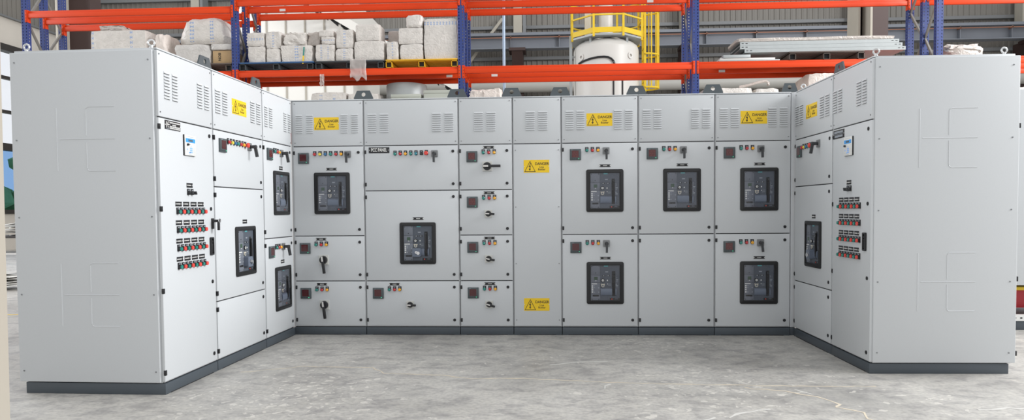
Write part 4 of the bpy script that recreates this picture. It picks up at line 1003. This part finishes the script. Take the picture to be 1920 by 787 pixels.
# work table and clutter at far left
t = thing('work_table', 'dark work table with open shelf beyond the left end panel', 'table', (-10.6, 12.6, 0))
ob('table_top', MB().box(-.8, .8, 0, .7, .74, .78, 'deskw', .003).mesh('table_top'), t); ob('shelf', MB().box(-.76, .76, .03, .67, .42, .45, 'paper').mesh('shelf'), t)
for x in (-.76, .70):
    for y in (.02, .62): ob('leg', MB().box(x, x+.06, y, y+.06, 0, .74, 'deskw').mesh('leg'), t)
def papers(name, loc, s, label, seed, n=7):
    rnd = random.Random(seed); b = MB()
    for q in range(n):
        a = rnd.uniform(-.5, .5); m4 = Matrix.Translation((rnd.uniform(-.1, .1)*s, rnd.uniform(-.1, .1)*s, q*.03*s+.01)) @ Matrix.Rotation(a, 4, 'Z') @ Matrix.Rotation(rnd.uniform(-.12, .12), 4, 'Y')
        b.box(-.35*s, .35*s, -.25*s, .25*s, 0, .012*s, 'paper', xf=m4)
    return tag(ob(name, b.mesh(name), None, loc), label, 'paper')
papers('paper_heap', (-10.35, 12.95, .79), .9, 'pile of white papers on the dark work table', 1, 9)
papers('paper_heap', (-8.85, 10.5, .04), .9, 'white sheets heaped on the floor by the left end panel', 2, 8)
# far right cabinet
t = thing('open_base_cabinet', 'grey cabinet with open base and red part inside, at right edge behind right wing', 'electrical cabinet', (4.32, 6.9, 0))
ob('body', MB().box(0, 1.2, 0, .9, .44, 2.34, 'paint', .005).mesh('body'), t); ob('plinth', MB().box(.01, 1.19, .01, .89, 0, .09, 'plinth', .003).mesh('plinth'), t)
b = MB(); b.box(0, 1.2, 0, .04, .09, .15, 'white'); 
for q in range(20): b.box(.03+q*.058, .05+q*.058, -.001, .002, .112, .126, 'gap')
ob('perforated_rail', b.mesh('perforated_rail'), t); ob('rear_frame', MB().box(0, .04, .86, .9, .09, .44, 'white').box(1.16, 1.2, .86, .9, .09, .44, 'white').box(1.16, 1.2, 0, .04, .15, .44, 'white').box(.0, .015, 0, .03, .15, .44, 'white').mesh('rear_frame'), t)
ob('red_block', MB().box(.06, 1.1, .2, .6, .19, .37, 'redbox', .005).box(.06, 1.1, .18, .6, .37, .40, 'ryel').mesh('red_block'), t)
# near post at left edge
b = MB(); b.bar((-1.178, 1.37, 0), (-1.160, 1.37, 2.3), .030, .030, 'postc'); b.box(-1.22, -1.13, 1.32, 1.42, 0, .008, 'postc')
tag(ob('door_post', b.mesh('door_post')), 'cream upright post close to camera at the left edge', 'post')

# ------------------------------------------------------------------ light
w = bpy.data.worlds.new('daylight'); SC.world = w; w.use_nodes = True
nt = w.node_tree; bg = nt.nodes['Background']; bg.inputs[0].default_value = (.97, .985, 1.0, 1); bg.inputs[1].default_value = .97
def area(name, loc, aim, sx, sy, power, col=(1, 1, 1)):
    l = bpy.data.lights.new(name, 'AREA'); l.shape = 'RECTANGLE'; l.size = sx; l.size_y = sy; l.energy = power; l.color = col
    o = bpy.data.objects.new(name, l); C.objects.link(o); o.location = loc; o.rotation_euler = (Vector(aim)-Vector(loc)).to_track_quat('-Z', 'Y').to_euler(); return o
area('side_window_daylight', (16, 5.7, 9.0), (-2.5, 5.4, .8), 10, 5, 4050, (.985, .99, 1.))
area('window_daylight', (-16.5, 12, 6), (0, 14, 3.5), 8, 4, 1300, (.95, .97, 1.))

# ------------------------------------------------------------------ camera (24 mm wide-angle, rising-front crop)
cd = bpy.data.cameras.new('camera'); cam = bpy.data.objects.new('camera', cd); C.objects.link(cam)
cd.sensor_width = 36; cd.sensor_fit = 'HORIZONTAL'; cd.lens = 36*1279.69/1920; cd.shift_x = (960-962.7)/1920; cd.shift_y = (437.744-393.5)/1920; cd.clip_end = 200
r = Vector((.99850557, .05407344, -.00791775)); u = Vector((.00597262, .03603946, .99933252)); fw = Vector((-.05432269, .99788638, -.03566264))
mw = Matrix.Identity(4)
for i in range(3): mw[i][0] = r[i]; mw[i][1] = u[i]; mw[i][2] = -fw[i]
mw[2][3] = 1.2204
cam.matrix_world = mw; SC.camera = cam
SC.view_settings.view_transform = 'Standard'; SC.view_settings.look = 'None'; SC.view_settings.gamma = 1; SC.view_settings.exposure = 0; SC.view_settings.use_curve_mapping = False
SC.cycles.max_bounces = 8; SC.cycles.transparent_max_bounces = 12
